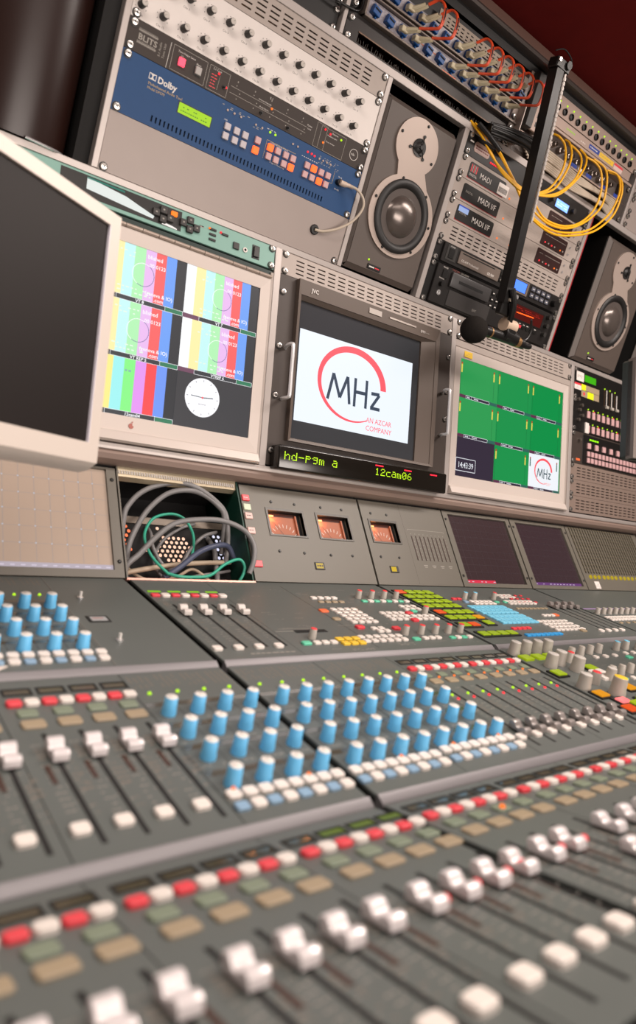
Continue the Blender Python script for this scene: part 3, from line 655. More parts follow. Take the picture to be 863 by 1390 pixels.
b = B(); b.lathe(0, 0, [(8, 0), (8, 12), (6, 13), (6, 22), (4.5, 23), (4, 16)], mat('nickel', (150, 140, 132), .3, .8), 16); proto('bnc', b, name='coaxial_socket')
for k in range(11): t.inst('bnc', 880 + 36 * k, -217, -20)
b = B()
for k in range(4): b.rect(1060 + 66 * k, 1084 + 66 * k, -204, -196, 4.2 - 2, mat('cobalt_sticker', (30, 60, 150), .5))
b.rect(1090, 1110, -204, -197, 2.4, WHITEP); t.part('sticker', b, smooth=False)
screws(t, (XR + 465.1,), (-231, -155))
for k, lb in enumerate(('upper bundle of beige leads sagging across the coaxial patch bay', 'lower bundle of beige leads along the rail under the patch bay')):
    b = B()
    for q in range(5):
        v = -184 + k * 20 + q * 3.4
        b.tube([(890 + q * 6, v - 12 + q, -6), (980, v - 6 + q * 1.5, 8 + q), (1080, v + 4, 14 - q), (1180, v + 2 - q, 10 + q * 2), (1262, v - 4 + q * 1.2, 2), (1300, v - 6, -10)], 2.7, BEI, 8)
    solo('cable_bundle', b, lb, 'cable', 'upper', ox=890, ov=-184 + 20 * k)
t = Thing('network_module', 'small grey plug-in module with blue labels left of the boom arm', 'module', 'upper', 846, -205)
b = B(); b.box(846, 868, -310, -200, 0, 22, DARKG, 1); b.box(870, 916, -268, -206, 0, 6, RW, .8); b.box(872, 916, -310, -270, 0, 6, RW, .8); t.part('faceplate', b)
b = B(); b.rect(880, 910, -292, -274, 6.1, WHITEP); b.rect(883, 907, -290, -276, 6.2, mat('cobalt_sticker', (30, 60, 150), .5)); b.rect(874, 884, -232, -218, 6.1, mat('cobalt_sticker', (30, 60, 150), .5)); b.rect(892, 906, -246, -234, 6.1, BLACK); b.rect(892, 904, -226, -216, 6.1, BLACK); b.marks(878, 886, -256, -250, 6.1, DARKP, 2, 3, 5, 1, 1, 1); t.part('label', b, smooth=False)
t.inst('led_g', 872, -292, 6); b = B(); b.box(884, 900, -306, -298, 6, 8, glow((255, 50, 70), 3), .6); t.part('indicator_light', b, label='bright red light')
t = Thing('blank_rack_plate', 'plain grey panel at the right edge above the second speaker', 'panel', 'upper', 1339, -148)
b = B(); b.box(1339, 1820, -246, -148, 0, 3, BLANK, .3); b.box(1339, 1820, -330, -247, 0, 3, BLANK, .3); t.part('faceplate', b)
b = B(); b.rbox(1386, 1440, -224, -196, 3, 4.4, CREAM, 4); b.rect(1392, 1434, -216, -212, 4.5, RBTN); t.part('sticker', b, smooth=False)
screws(t, (1347,), (-155, -176, -189, -219, -231, -300))

# yellow fibres: from behind the brush strip, gathered at the boom arm, looped to the coaxial bay
FIB = {'A': [(882,-65,70),(939,-94,60),(974,-137,50),(989,-177,40),(986,-211,28),(972,-225,17),(964,-229,5)], 'B': [(883,-63,70),(960,-102,58),(998,-159,46),(1013,-200,33),(1011,-226,19),(1008,-234,5)],
 'C': [(884,-62,70),(969,-95,60),(1026,-144,50),(1049,-184,40),(1054,-212,28),(1040,-225,17),(1025,-232,5)], 'D': [(896,-66,70),(979,-96,58),(1042,-154,46),(1073,-197,33),(1083,-224,19),(1071,-238,5)],
 'E': [(895,-49,70),(949,-34,66),(1021,-41,62),(1085,-68,58),(1135,-117,50),(1150,-168,42),(1141,-210,31),(1126,-227,18),(1101,-232,5)], 'F': [(899,-34,70),(968,-28,66),(1045,-43,61),(1115,-83,54),(1165,-137,46),(1172,-194,35),(1166,-229,20),(1131,-239,5)],
 'G': [(899,-22,70),(973,-19,66),(1049,-34,62),(1135,-71,58),(1199,-130,50),(1224,-181,42),(1229,-216,31),(1220,-236,18),(1196,-237,5)], 'H': [(909,-17,70),(991,-14,66),(1066,-33,62),(1152,-72,58),(1216,-131,50),(1235,-185,42),(1237,-219,31),(1230,-235,18),(1206,-236,5)]}
LB = ('smallest loop, nearest the boom arm', 'second loop out from the boom arm', 'third loop out from the boom arm', 'fourth loop out from the boom arm', 'hanging low, innermost of the four big loops', 'hanging low, second of the four big loops', 'hanging low, third of the four big loops', 'hanging lowest and furthest right')
for k, q in enumerate('ABCDEFGH'):
    o = (k - 3.5) * 1.6
    tail = FIB[q]
    if k < 4: lead = [(706 + k, -150, 2), (736 + o, -126 + o * .3, 22), (760 + o, -99, 40), (785 + o, -77 + o, 50), (813, -64 + o, 60), (851, -58 + o, 65)]
    else: lead = [(714 + k, -150, 4), (744 + o, -124, 34), (768 + o, -108 + o, 50), (806 + o, -84 + o, 56), (842, -62 + o, 62), (872, -46 + o * 2, 66)]
    b = B(); b.tube(lead + tail, 2.5, YEL, 8)
    solo('fibre_cable', b, 'yellow fibre lead, ' + LB[k], 'fibre cable', 'upper', group='yellow fibres looped at the boom arm', ox=lead[0][0], ov=-150)
b = B(); b.tube([(714, -146, 20), (738, -131, 34), (768, -110, 50)], 5.5, BLACK, 10); b.tube([(734, -120, 24), (756, -108, 44)], 3.4, BLACK, 8, 1)
solo('cable_sleeve', b, 'black sleeve gathering the yellow fibres beside the speaker', 'cable sleeve', 'upper', ox=714, ov=-146)
b = B()
b.tube([(740, -146, 26), (790, -154, 38), (850, -162, 42), (892, -160, 30)], 11, BLACK, 14)
for k in range(9):
    a = 2 * PI * k / 9; q = lambda t, x, v, z: (x, v + 11.5 * math.sin(a + t), z + 11.5 * math.cos(a + t))
    b.tube([q(0, 740, -146, 26), q(.4, 790, -154, 38), q(.8, 850, -162, 42), q(1.2, 892, -160, 30)], 2.6, BLACK, 7)
solo('braided_hose', b, 'thick black bundle of leads lying across the rail left of the boom arm', 'cable', 'upper', ox=740, ov=-141)

# rounded dark cabinet left of the rack
DB = mat('dark_brown_gloss', (38, 21, 17), .3, 0, .4)
t = Thing('rounded_side_cabinet', 'dark brown rounded cabinet at the top left, beside the knob bay', 'cabinet', 'upper', -100, 226)
b = B(); pts = []
for k in range(41):
    a = math.radians(-90 + 180 * k / 40); pts.append((-136 + 90 * math.sin(a), -56 + 66 * math.cos(a)))
pts = pts + [(-46, -200), (-226, -200)]
i = b.mi(DB); r0 = [b.bm.verts.new((p[0], 343, p[1])) for p in pts]; r1 = [b.bm.verts.new((p[0], -221, p[1])) for p in pts]
for q in range(len(pts)):
    f = b.bm.faces.new((r0[q], r0[(q + 1) % len(pts)], r1[(q + 1) % len(pts)], r1[q])); f.material_index = i
f = b.bm.faces.new(r0); f.material_index = i; f = b.bm.faces.new(r1); f.material_index = i
bmesh.ops.recalc_face_normals(b.bm, faces=b.bm.faces[:]); t.part('shell', b, ang=25)
b = B(); b.tube([(-116, 220, 11), (-72, 222, 6), (-50, 222, -22)], 2.2, CHROME, 8); t.part('trim_strip', b)
b = B(); b.box(-42, -19, -342, 222, -60, -12, BLACKM); t.part('side_rail', b)

# ================================================================== THE MONITOR ROW
def ring_logo(b, cx, cv, k, z, red, dark, sub=True):
    b.arc(cx, cv, 92 * k, 76 * k, 2, 180, 16 * k, 10 * k, z, red, 40); b.arc(cx, cv, 92 * k, 76 * k, 180, 298, 10 * k, 2 * k, z, red, 30)
    P = lambda x, v: (cx + (x - 546) * k, cv + (v - 214) * k)
    w = 7 * k
    for x0, v0, x1, v1 in ((482, 254, 494, 201), (494, 201, 513, 246), (513, 246, 531, 201), (531, 201, 539, 255), (552, 199, 552, 257), (583, 198, 583, 256), (552, 227, 583, 226), (597, 222, 620, 221), (620, 222, 598, 252), (596, 252, 623, 252)):
        b.line(*P(x0, v0), *P(x1, v1), w, z + .05, dark)
    if sub:
        b.text('AN AZCAR', *P(587, 283), 10.5 * k, z, red, sx=.95); b.text('COMPANY', *P(587, 299.5), 10.5 * k, z, red, sx=1.0)
# centre: broadcast monitor
vent('row', 354.4, 0, 'beige slotted vent panel directly above the broadcast monitor')
t = Thing('broadcast_monitor', 'grey-brown rack broadcast monitor showing a red ring logo on white', 'monitor', 'row', 346, 400)
b = B(); b.plate(346, 828, U + .5, 400, 0, 3, BROWNB, [(388, 776, 50, 348)]); t.part('mounting_plate', b, smooth=False)
b = B(); b.box(384, 778, 46, 352, -200, -20, BROWNB)
# bezel as four sloped members
def frame(b, x0, x1, v0, v1, w, zo, zi, m, wb=None, wt=None, wr=None, wl=None):
    wb, wt, wr, wl = wb or w, wt or w, wr or w, wl or w
    O = [(x0, v0), (x1, v0), (x1, v1), (x0, v1)]; I = [(x0 + wl, v0 + wt), (x1 - wr, v0 + wt), (x1 - wr, v1 - wb), (x0 + wl, v1 - wb)]
    i = b.mi(m); o0 = [b.bm.verts.new((p[0], -p[1], -18)) for p in O]; o1 = [b.bm.verts.new((p[0], -p[1], zo)) for p in O]; i1 = [b.bm.verts.new((p[0], -p[1], zi)) for p in I]; i0 = [b.bm.verts.new((p[0], -p[1], -18)) for p in I]
    fs = []
    for q in range(4):
        r = (q + 1) % 4
        fs += [b.bm.faces.new((o0[q], o0[r], o1[r], o1[q])), b.bm.faces.new((o1[q], o1[r], i1[r], i1[q])), b.bm.faces.new((i1[q], i1[r], i0[r], i0[q]))]
    for f in fs: f.material_index = i
    bmesh.ops.recalc_face_normals(b.bm, faces=fs)
frame(b, 384, 778, 46, 352, 8, 14, 12, JVCB, wt=28, wr=10, wb=5, wl=7); frame(b, 390, 769, 73, 348, 4, 11, 2, JVCB, wr=38, wt=8, wb=4, wl=4)
t.part('bezel', b, smooth=False)
b = B(); b.text('JVC', 413, 65, 7.5, 14.4, WHITEP, bold=.02); b.text('DTV', 715, 66, 5, 14.4, WHITEP, bold=.02); b.marks(727, 745, 62, 66, 14.4, GREYP, 1.2, 3, 6, 1, 1, 1)
b.rect(562, 597, 53, 64, 14.4, mat('pale_sticker', (178, 168, 160), .5)); b.rect(620, 700, 57, 60.5, 14.4, mat('polished_strip', (235, 225, 215), .15, .6)); t.part('badge', b, smooth=False)
b = B(); GL = mat('screen_glass', (60, 62, 66), .12, 0, .5)
b.rect(392, 736, 78, 346, -2, GL)
SW = glow((232, 240, 250), 1.0); SR = glow((255, 92, 104), .95); SD = glow((66, 80, 100), .7)
b.rect(404.5, 712, 133, 309, -1.8, SW); ring_logo(b, 546, 214, 1, -1.6, SR, SD); t.part('screen', b, smooth=False, label='lit screen with a red ring logo')
for x, lab in ((364, 'left'), (795, 'right')):
    b = B(); x2 = x - 2 if x < 500 else x + 8
    b.tube([(x2 + 10 * 0 + (6 if x > 500 else 8), 181, 2), (x, 179, 20), (x, 179.5, 32), (x, 186, 36), (x, 228, 36), (x, 271, 36), (x, 277.5, 32), (x, 278, 20), (x2 + (6 if x > 500 else 8), 276, 2)], 3.4, mat('polished_handle', (232, 230, 230), .3, .35, .8), 12, 4)
    t.part('handle', b, label='chrome handle')
screws(t, (354.4,), (78, 180, 272, 373)); screws(t, (819.5,), (96, 175, 238, 373))

# tally and source name display under it
G5 = {'h': '1000010000101101100110001100011 0001', 'x': ''}
FONT = {'h': ['10000', '10000', '10110', '11001', '10001', '10001', '10001'], 'd': ['00001', '00001', '01101', '10011', '10001', '10001', '01111'], '-': ['00000', '00000', '00000', '11111', '00000', '00000', '00000'],
        'p': ['00000', '11110', '10001', '11110', '10000', '10000', '10000'], 'g': ['00000', '01111', '10001', '01111', '00001', '00001', '01110'], 'm': ['00000', '00000', '11010', '10101', '10101', '10101', '10101'],
        'a': ['00000', '01110', '00001', '01111', '10001', '10001', '01111'], '1': ['00100', '01100', '00100', '00100', '00100', '00100', '01110'], '2': ['01110', '10001', '00001', '00110', '01000', '10000', '11111'],
        'c': ['00000', '00000', '01111', '10000', '10000', '10000', '01111'], '0': ['01110', '10001', '10011', '10101', '11001', '10001', '01110'], '6': ['00110', '01000', '10000', '11110', '10001', '10001', '01110'], ' ': ['00000'] * 7}
def dots(b, st, x, v, w, h, z, m):
    p = w / 6.3; q = h / 7
    for c in st:
        for r, row in enumerate(FONT[c]):
            for k, ch in enumerate(row):
                if ch == '1': b.disc(x + (k + .5) * p, v + (r + .5) * q, p * .46, z, m, 8, q * .46)
        x += w
t = Thing('source_name_display', 'long black display box with green dot letters under the broadcast monitor', 'display', 'row', 354, 408, 3)
b = B(); b.box(354, 806, 364, 408, 3.5, 32, mat('gloss_black', (24, 20, 16), .18, 0, .6), 4, 3); t.part('housing', b)
b = B(); LG = glow((190, 235, 30), 1.6); LR = glow((255, 40, 60), 1.8)
dots(b, 'hd-pgm a', 366, 375, 16, 15, 32.1, LG); dots(b, '12cam06', 590, 377, 15.4, 14.5, 32.1, LG)
for x in (590, 672, 751): b.rect(x, x + 22, 371, 373.4, 32.1, LR)
t.part('readout', b, smooth=False)

# the two computer displays
def mac(x0, x1, sx0, sx1, label, paint, vtop=64, logo=None):
    t = Thing('computer_display', label, 'monitor', 'row', x0, 402)
    b = B(); frame(b, x0, x1, vtop, 384, 20, 5, 3, MACB, wt=22, wl=sx0 - x0, wr=x1 - sx1, wb=25); b.box(x0 + 2, x1 - 2, vtop + 2, 382, -60, -14, MACB)
    b.extr([(384, -18), (384, 8), (386, 10), (399, 16), (402, 12), (402.6, -18)], x0, x1, MACB); t.part('casing', b, smooth=False)
    b = B(); b.rect(sx0 - 1, sx1 + 1, 83, 361, 1, BLACK); paint(b, 1.5); t.part('screen', b, smooth=False)
    return t
E1 = 1.0
def bars(b, x, v0, v1, xe, z, full=True, w=18.2):
    cols = [(250, 252, 255), (255, 238, 170), (196, 244, 244), (176, 240, 180), (232, 186, 238), (244, 100, 100), (110, 160, 244), (70, 72, 78)] if full else [(250, 252, 255), (255, 236, 140), (158, 240, 240), (134, 244, 134), (226, 150, 240), (244, 76, 80), (112, 152, 244), (66, 68, 74)]
    for k, c in enumerate(cols):
        x1 = x + w * (k + 1) if k < 7 else xe
        b.rect(x + w * k, min(x1, xe), v0, v1, z, glow(c, .95 if k < 7 else .5))
def paintL(b, z):
    b.rect(-132, 305, 85, 360, z, glow((58, 60, 66), .6))
    W = glow((245, 245, 250), 1.0); GD = glow((70, 74, 80), .6); GR = glow((60, 140, 104), .7); PU = glow((130, 84, 110), .7); CI = glow((190, 180, 220), .9)
    names = {(0, 1): 'VT 8', (0, 2): 'VT 7', (1, 1): 'VT REP 5', (1, 2): 'VTREP 6', (2, 1): '12cam04'}
    for r in range(3):
        v0 = 86 + 91 * r
        for c in range(3):
            x = -133 + 146 * c
            if r == 2 and c == 2: continue
            bars(b, x, v0, v0 + 83.5, x + 145, z + .1, r < 2)
            if r < 2:
                b.arc(x + 71, v0 + 43, 19, 19, 60, 240, .9, .9, z + .2, W); b.arc(x + 71, v0 + 43, 19, 19, -120, 60, .9, .9, z + .2, glow((120, 110, 170), .8))
                b.text('blished', x + 76, v0 + 14, 6.5, z + .2, W, bold=.01); b.text('00 0123', x + 80, v0 + 27, 6, z + .2, W, bold=.01); b.text('(geneva & IO)', x + 76, v0 + 73, 6, z + .2, W, bold=.01); b.text('.com', x + 92, v0 + 81, 6, z + .2, W, bold=.01)
                b.marks(x + 30, x + 70, v0 + 8, v0 + 22, z + .2, glow((230, 245, 230), .95), 2, 3, 6, 3, 2, .7); b.marks(x + 30, x + 88, v0 + 66, v0 + 80, z + .2, glow((230, 245, 230), .95), 2, 3, 6, 3, 2, .7)
            else: b.marks(x + 42, x + 72, v0 + 16, v0 + 22, z + .2, glow((140, 190, 190), .8), 3, 3, 6, 2, 1)
            b.rect(x, x + 30, v0 + 83.5, v0 + 91, z + .15, PU if c == 2 or r == 9 else GD); b.rect(x + 30, x + 113, v0 + 83.5, v0 + 91, z + .15, GD); b.rect(x + 113.5, x + 145, v0 + 83.5, v0 + 91, z + .15, GR)
            for a in ((x + 30, v0 + 83.5, x + 145, v0 + 83.5), (x + 30, v0 + 91, x + 145, v0 + 91), (x + 113.2, v0 + 83, x + 113.2, v0 + 91), (x + 30, v0 + 83, x + 30, v0 + 91), (x + 145, v0 + 83, x + 145, v0 + 91)): b.line(*a, .6, z + .25, W)
            b.text(names.get((r, c), 'VT 5'), x + 62, v0 + 89.8, 5, z + .3, W, bold=.02)
    b.rect(159, 305, 268.5, 360, z + .3, glow((66, 66, 70), .8))
    cx, cv = 209, 305
    b.disc(cx, cv, 33, z + .4, W, 48)
    for k in range(12):
        a = PI * k / 6; b.line(cx + 27 * math.cos(a), cv + 27 * math.sin(a), cx + 30 * math.cos(a), cv + 30 * math.sin(a), 1, z + .5, glow((150, 150, 155), .8))
    b.line(cx - 22, cv - 1, cx + 4, cv, 1.2, z + .5, glow((70, 90, 100), .6)); b.line(cx - 2, cv, cx + 20, cv - 2, 1.6, z + .5, glow((70, 90, 100), .6)); b.disc(cx, cv, 1.8, z + .55, SR, 10)
    b.marks(cx - 7, cx + 7, cv + 10, cv + 13, z + .5, glow((170, 170, 175), .8), 1.2, 2, 4, 1, 1, 1)
tl = mac(-150, 325, -133, 305.5, 'champagne framed computer display with colour bar tiles and a clock, behind the near monitor', paintL)
b = B(); b.disc(87, 373.5, 4.2, 5.2, mat('rust_logo', (170, 96, 84), .4), 16, 4.2); b.disc(90.5, 371.5, 1.8, 5.3, MACB, 10); b.line(87.5, 368.5, 89.5, 366.2, 1.6, 5.25, mat('rust_logo', (170, 96, 84), .4)); tl.part('logo', b, smooth=False)
def paintR(b, z):
    G1 = (50, 150, 84); W = glow((225, 228, 235), .95); DK = glow((58, 48, 66), .7); PU = glow((104, 54, 84), .7); TE = glow((60, 120, 108), .6); YE = glow((230, 214, 90), .9); RE = glow((190, 60, 40), .8)
    b.rect(866, 1292, 85, 360, z, glow((20, 148, 74), .8))
    for r in range(3):
        for c in range(3):
            x = 866 + 142 * c; v = 85 + 91.7 * r
            if (r, c) == (2, 0): b.rect(x, x + 141, v, v + 91.7, z + .1, DK)
            elif (r, c) == (2, 2): b.rect(x, x + 137, v, v + 84, z + .1, glow((236, 240, 246), .95))
            else:
                b.rect(x, x + 142, v, v + 84, z + .1, glow(((46, 160, 84), (24, 150, 76), (6, 146, 70))[c], .85))
                b.rect(x + 126, x + 127, v + 36, v + 82, z + .15, glow((20, 120, 60), .7)); b.rect(x + 3, x + 4, v + 36, v + 82, z + .15, glow((20, 120, 60), .7))
            if (r, c) != (2, 0):
                for q in (4, 124): b.rect(x + q, x + q + 4.5, v + 13, v + 33, z + .2, YE if (r, c) != (2, 2) else TE); b.rect(x + q, x + q + 4.5, v + 9, v + 14, z + .2, RE)
                b.rect(x, x + 25, v + 84, v + 91.5, z + .2, PU); b.rect(x + 25, x + 112, v + 84, v + 91.5, z + .2, DK); b.rect(x + 113, x + 141, v + 84, v + 91.5, z + .2, TE)
                for a in ((x + 25, v + 84.3, x + 112, v + 84.3), (x + 25, v + 91.3, x + 112, v + 91.3), (x + 25, v + 84, x + 25, v + 91.5), (x + 112, v + 84, x + 112, v + 91.5), (x + 45, v + 84, x + 45, v + 91.5)): b.line(*a, .9, z + .25, W)
                b.marks(x + 29, x + 42, v + 86, v + 90, z + .3, W, 2.4, 2, 4, 1, 1, 1); b.marks(x + 54, x + 72, v + 86, v + 90, z + .3, W, 2.4, 2, 4, 1, 1, 1)
            else:
                pass
    for a in ((868, 317, 938, 317), (868, 346, 938, 346), (868, 317, 868, 346), (938, 317, 938, 346)): b.line(*a, 1.4, z + .3, W)
    b.text('14:43:39', 903, 338.5, 13, z + .3, W, 'CENTER', sx=.86, bold=.01)
    ring_logo(b, 1216, 308, .44, z + .3, glow((250, 80, 90), .95), glow((30, 80, 90), .5), sub=False)
    b.marks(1222, 1256, 336, 344, z + .3, glow((250, 190, 190), .95), 2, 4, 8, 2, 2)
tr = mac(843, 1312, 866, 1292, 'champagne framed computer display with green tiles and a digital time readout', paintR)
b = B(); b.rect(874, 903, 68, 82, 5.3, YBTN); b.marks(878, 900, 71, 79, 5.4, GOLDP, 1.4, 4, 9, 2, 2); tr.part('sticker', b, smooth=False)
b = B(); b.box(1312, 1325, 50, 402, -14, 2, ALU2, .5); b.box(843, 1325, 46, 62, -14, 3, ALU2, 1); tr.part('surround', b)
b = B(); b.box(325, 331, 50, 402, -14, 4, ALU2, .5); tl.part('surround', b)
vent('row', 851.3, 0, 'beige slotted vent panel above the green-tiled display, behind the microphone')
b = B()
for k in range(17): b.tube([(-150 + k * 28, 60, 6), (-150 + k * 28 + 27, 60, 6)], 3.4, mat('hinge_metal', (176, 160, 148), .35, .4), 10, 1)
b.box(-150, 325, 60.5, 64, -14, 4, mat('hinge_metal', (176, 160, 148), .35, .4)); b.box(-150, 331, 47, 57, -14, 1, mat('dark_teal', (22, 44, 40), .5))
tl.part('hinge', b)
# teal one-unit device
t = Thing('teal_rack_unit', 'teal one-unit device with black arrow keys, above the colour bar display', 'rack unit', 'row', -150, 45)
b = B(); b.box(-150, 330, -1, 44, -2, 3, TEAL, .3); b.box(-140, 318, 3, 42, -120, -2, DARKG); t.part('faceplate', b)
b = B(); b.box(-60, 140, 5, 38, 2.6, 3.6, BLACK); b.flat([(-20, 8), (43, 15), (60, 20), (92, 29), (90, 34), (60, 32), (-20, 26)], 3.7, glow((230, 236, 232), .9)); b.rect(-20, 40, 7, 10, 3.7, glow((40, 150, 130), .5)); b.flat([(106, 33), (124, 34), (133, 36), (133, 38), (106, 37)], 3.7, glow((255, 246, 240), .9)); t.part('display', b, smooth=False)  # white wedges are a painted reflection on the window, made to glow
for px in (96, 145):
    for dx, dv in ((-1, 0), (0, -8), (0, 8), (1, 2)):
        x = px + 10 + dx * 12.5; v = 22 + dv * .95; b = B(); b.box(x - 6, x + 6, v - 6, v + 6, 3, 8, DARKG, .8); b.rect(x - 1.5, x + 1.5, v - 1.5, v + 1, 8.1, GREYP); t.part('push_button', b)
b = B(); b.box(120, 131, 9.5, 17.5, 3, 7, glow((255, 120, 30), 1.4), .8); t.part('push_button', b, label='lit orange button')
for r in range(3):
    b = B(); b.box(193, 206, 12 + r * 9, 16 + r * 9, 3, 5, BLACK, .4); t.part('push_button', b)
b = B(); b.box(217, 230, 13, 17, 3, 5, BLACK, .4); t.part('push_button', b)
t.inst('led_o', 193, 13.5, 3.5); t.inst('led_r', 215, 13.5, 3.5)
for x in (176, 178): b = B(); b.rect(174, 182, 14, 17, 3.1, GREYP); t.part('print', b, smooth=False)
b = B(); b.box(241, 253, 21, 33, 3, 6, DARKG, .6); t.part('push_button', b)
b = B(); b.lathe(266, 28, [(4.5, 3), (4.5, 5), (2.4, 5.2), (2.2, 3.5, BLACK)], CREAM, 16); t.part('socket', b)
b = B(); b.box(281, 297, 12, 37, 2.5, 4, BLACK, .6); b.box(283.5, 294.5, 15, 34, 4, 7, DARKG, .8); t.part('power_switch', b)
screws(t, (323,), ears(0, 1))
# right bay: small mixer, router panel and three vents
XM = 1347.5
t = Thing('rack_mixer', 'black mixer with a small green display and stickers, right of the green-tiled display', 'audio mixer', 'row', XM - 8, 178)
b = B(); b.box(XM - 8, XM + 473, .4, 177.6, 0, 3, BLACK, .4); b.box(XM + 5, XM + 455, 3, 175, -80, 0, DARKG); t.part('faceplate', b)
b = B(); z = 3.2
b.rect(1353, 1391, 11, 37, z, CREAM); b.marks(1357, 1388, 20, 28, z + .1, GREYP, 1.4, 4, 9, 2, 3); b.rect(1344, 1379, 44, 62, z, CREAM); b.rect(1344, 1379, 44, 49, z + .1, RBTN); b.marks(1348, 1376, 52, 60, z + .1, GREYP, 1.2, 4, 9, 2, 2)
b.rect(1380, 1474, 43, 59, z, TBTN); b.rect(1380, 1402, 43, 59, z + .1, mat('fluorescent_yellow', (222, 240, 20), .5)); b.rect(1380, 1474, 60, 78, z, TBTN); b.rect(1412, 1444, 60, 78, z + .1, mat('fluorescent_yellow', (222, 240, 20), .5)); b.disc(1394, 69, 5, z + .1, RBTN, 10); t.part('sticker', b, smooth=False)
b = B(); b.box(1392, 1458, 13, 36, 3, 4, BLACK); b.rect(1394, 1453, 15, 34, 4.1, glow((70, 190, 20), .8)); t.part('display', b, smooth=False)
for k in range(3):
    b = B(); x = 1513 + 25 * k * 1.15; b.box(x, x + 3, 36 + k * 3, 84, 3, 4.2, WHITEP); b.box(x - 5, x + 8, 82, 90, 3, 9, GREYK, .8); t.part('fader_scale', b)
    for q in range(7): t.part('indicator_light', B().box(x - 12, x - 9, 38 + q * 7, 41 + q * 7, 3, 3.8, mat('brown_lens', (92, 60, 30), .4)))
    t.inst('led_g', x - 10, 34, 3)
for r, v in enumerate((124, 164)):
    for k in range(12):
        x = 1418 + 26.5 * k + r * 0; b = B(); b.box(x - 7, x + 7, v - 10, v + 10, 3, 7, mat('pink_grey_key', (150, 130, 120), .4), .8); t.part('push_button', b)
        t.inst('led_g', x, v - 15, 3); 
        if (k + r * 3) % 4 == 1: t.inst('led_r', x + 5, v - 12, 3)
for x, v in ((1362, 90), (1370, 118), (1366, 146), (1384, 132), (1380, 104)): b = B(); b.cyl(x, v, 3, 10, 4.5, mat('nickel', (150, 140, 132), .3, .8), 14); t.part('toggle_switch', b)
b = B(); b.box(1401, 1418, 148, 178, 3, 8, CREAM, .8); t.part('tape_label', b)
screws(t, (XM,), (8, 82, 92, 170))
t = Thing('router_controller', 'dark two-unit router panel with green readouts and two rows of small pale keys', 'router panel', 'row', XM - 8, 266.7)
b = B(); b.box(XM - 8, XM + 473, 178.4, 266.3, 0, 3, BROWNB, .4); b.box(XM + 5, XM + 455, 181, 264, -80, 0, DARKG); b.box(1396, 1760, 182, 264, 3, 4, BLACK, .5); t.part('faceplate', b)
b = B(); b.marks(1430, 1482, 188, 198, 4.1, glow((140, 230, 20), 1.6), 4.5, 7, 12, 2, 1, 1); b.rect(1618, 1640, 198, 207, 4.1, glow((150, 230, 20), 1.6)); t.part('readout', b, smooth=False)
kb = mat('pink_grey_key', (150, 130, 120), .4)
proto('rk', B().box(-6.5, 6.5, -7, 7, 0, 4, kb, .8), name='push_button'); proto('rk2', B().box(-8, 8, -8, 8, 0, 5, kb, .8), name='push_button')
for k in range(7): t.inst('rk2', 1424 + 40 * k, 212, 4)
for v in (234, 252):
    for k in range(18): t.inst('rk', 1424 + 19.8 * k, v, 4)
b = B(); b.cyl(1376, 200, 3, 10, 4.5, mat('nickel', (150, 140, 132), .3, .8), 14); t.part('socket', b)
b = B(); b.rect(1366, 1386, 252, 258, 3.1, OBTN); t.part('print', b, smooth=False)
screws(t, (XM,), (184.5, 260))
for k, lb in enumerate(('highest of the three slotted vents under the router panel', 'middle of the three slotted vents under the router panel', 'lowest of the three slotted vents, just above the ledge')):
    vent('row', XM, 267 + U * k, 'taupe ' + lb, mat('taupe_panel', (140, 122, 112), .45, .2), group='stacked vent panels under the router panel')

# ================================================================== THE METER BRIDGE
BY = PLANES['bridge']
def bpanel(x0, x1, label, holes=(), name='needle_meter_unit', cat='meter panel', m=BRIDGE, v0=5, v1=186):
    t = Thing(name, label, cat, 'bridge', x0, v1)
    b = B(); b.plate(x0 + 1.5, x1 - 1.5, v0, v1, -8, 2, m, list(holes)); t.part('faceplate', b, smooth=False); return t
def scr_panel(x0, x1, sx0, sx1, sv0, sv1, label, cols, strip, lines, base, st=.5, rowsn=9, name='level_screen'):
    t = bpanel(x0, x1, label, [(sx0, sx1, sv0, sv1)], name, 'screen')
    b = B(); G = mat('gloss_screen_%d' % base[0], base, .22, 0, .5); nt = G.node_tree.nodes['Principled BSDF']; nt.inputs['Emission Color'].default_value = rgba(base); nt.inputs['Emission Strength'].default_value = st
    b.rect(sx0 - 2, sx1 + 2, sv0 - 2, sv1 + 2, -3, G)
    n = cols
    for k in range(1, n): x = sx0 + (sx1 - sx0) * k / n; b.rect(x, x + .8, sv0 + 3, sv1 - 10, -2.9, lines)
    for r in range(1, rowsn): v = sv0 + (sv1 - sv0 - 12) * r / rowsn; b.rect(sx0 + 2, sx1 - 2, v, v + .7, -2.9, lines)
    for k in range(1, n):
        for r in range(1, rowsn):
            if st > .3 and base[0] > 120: b.disc(sx0 + (sx1 - sx0) * k / n, sv0 + (sv1 - sv0 - 12) * r / rowsn, 1.3, -2.8, glow((205, 205, 215), .7), 8)
    if strip: b.rect(strip[0], strip[1], sv1 - 9, sv1 - 1, -2.8, glow(strip[2], strip[3])); b.marks(strip[0] + 3, strip[1], sv1 - 7, sv1 - 3, -2.7, glow((225, 215, 230), .8), 1.6, 5, 9, 8, 1, .8)
    t.part('screen', b, smooth=False)
    for x in (x0 + 8, x1 - 8):
        for v in (26, 161): t.inst('ps', x, v, 2)
    return t
scr_panel(-190, 76, -178, 60, 8, 174, 'pale level screen with a faint grid, under the near monitor', 11, (-178, 60, (196, 184, 196), .75), glow((188, 172, 164), .62), (150, 132, 118), .5, 6)  # pale glow painted in for the reflections on this screen
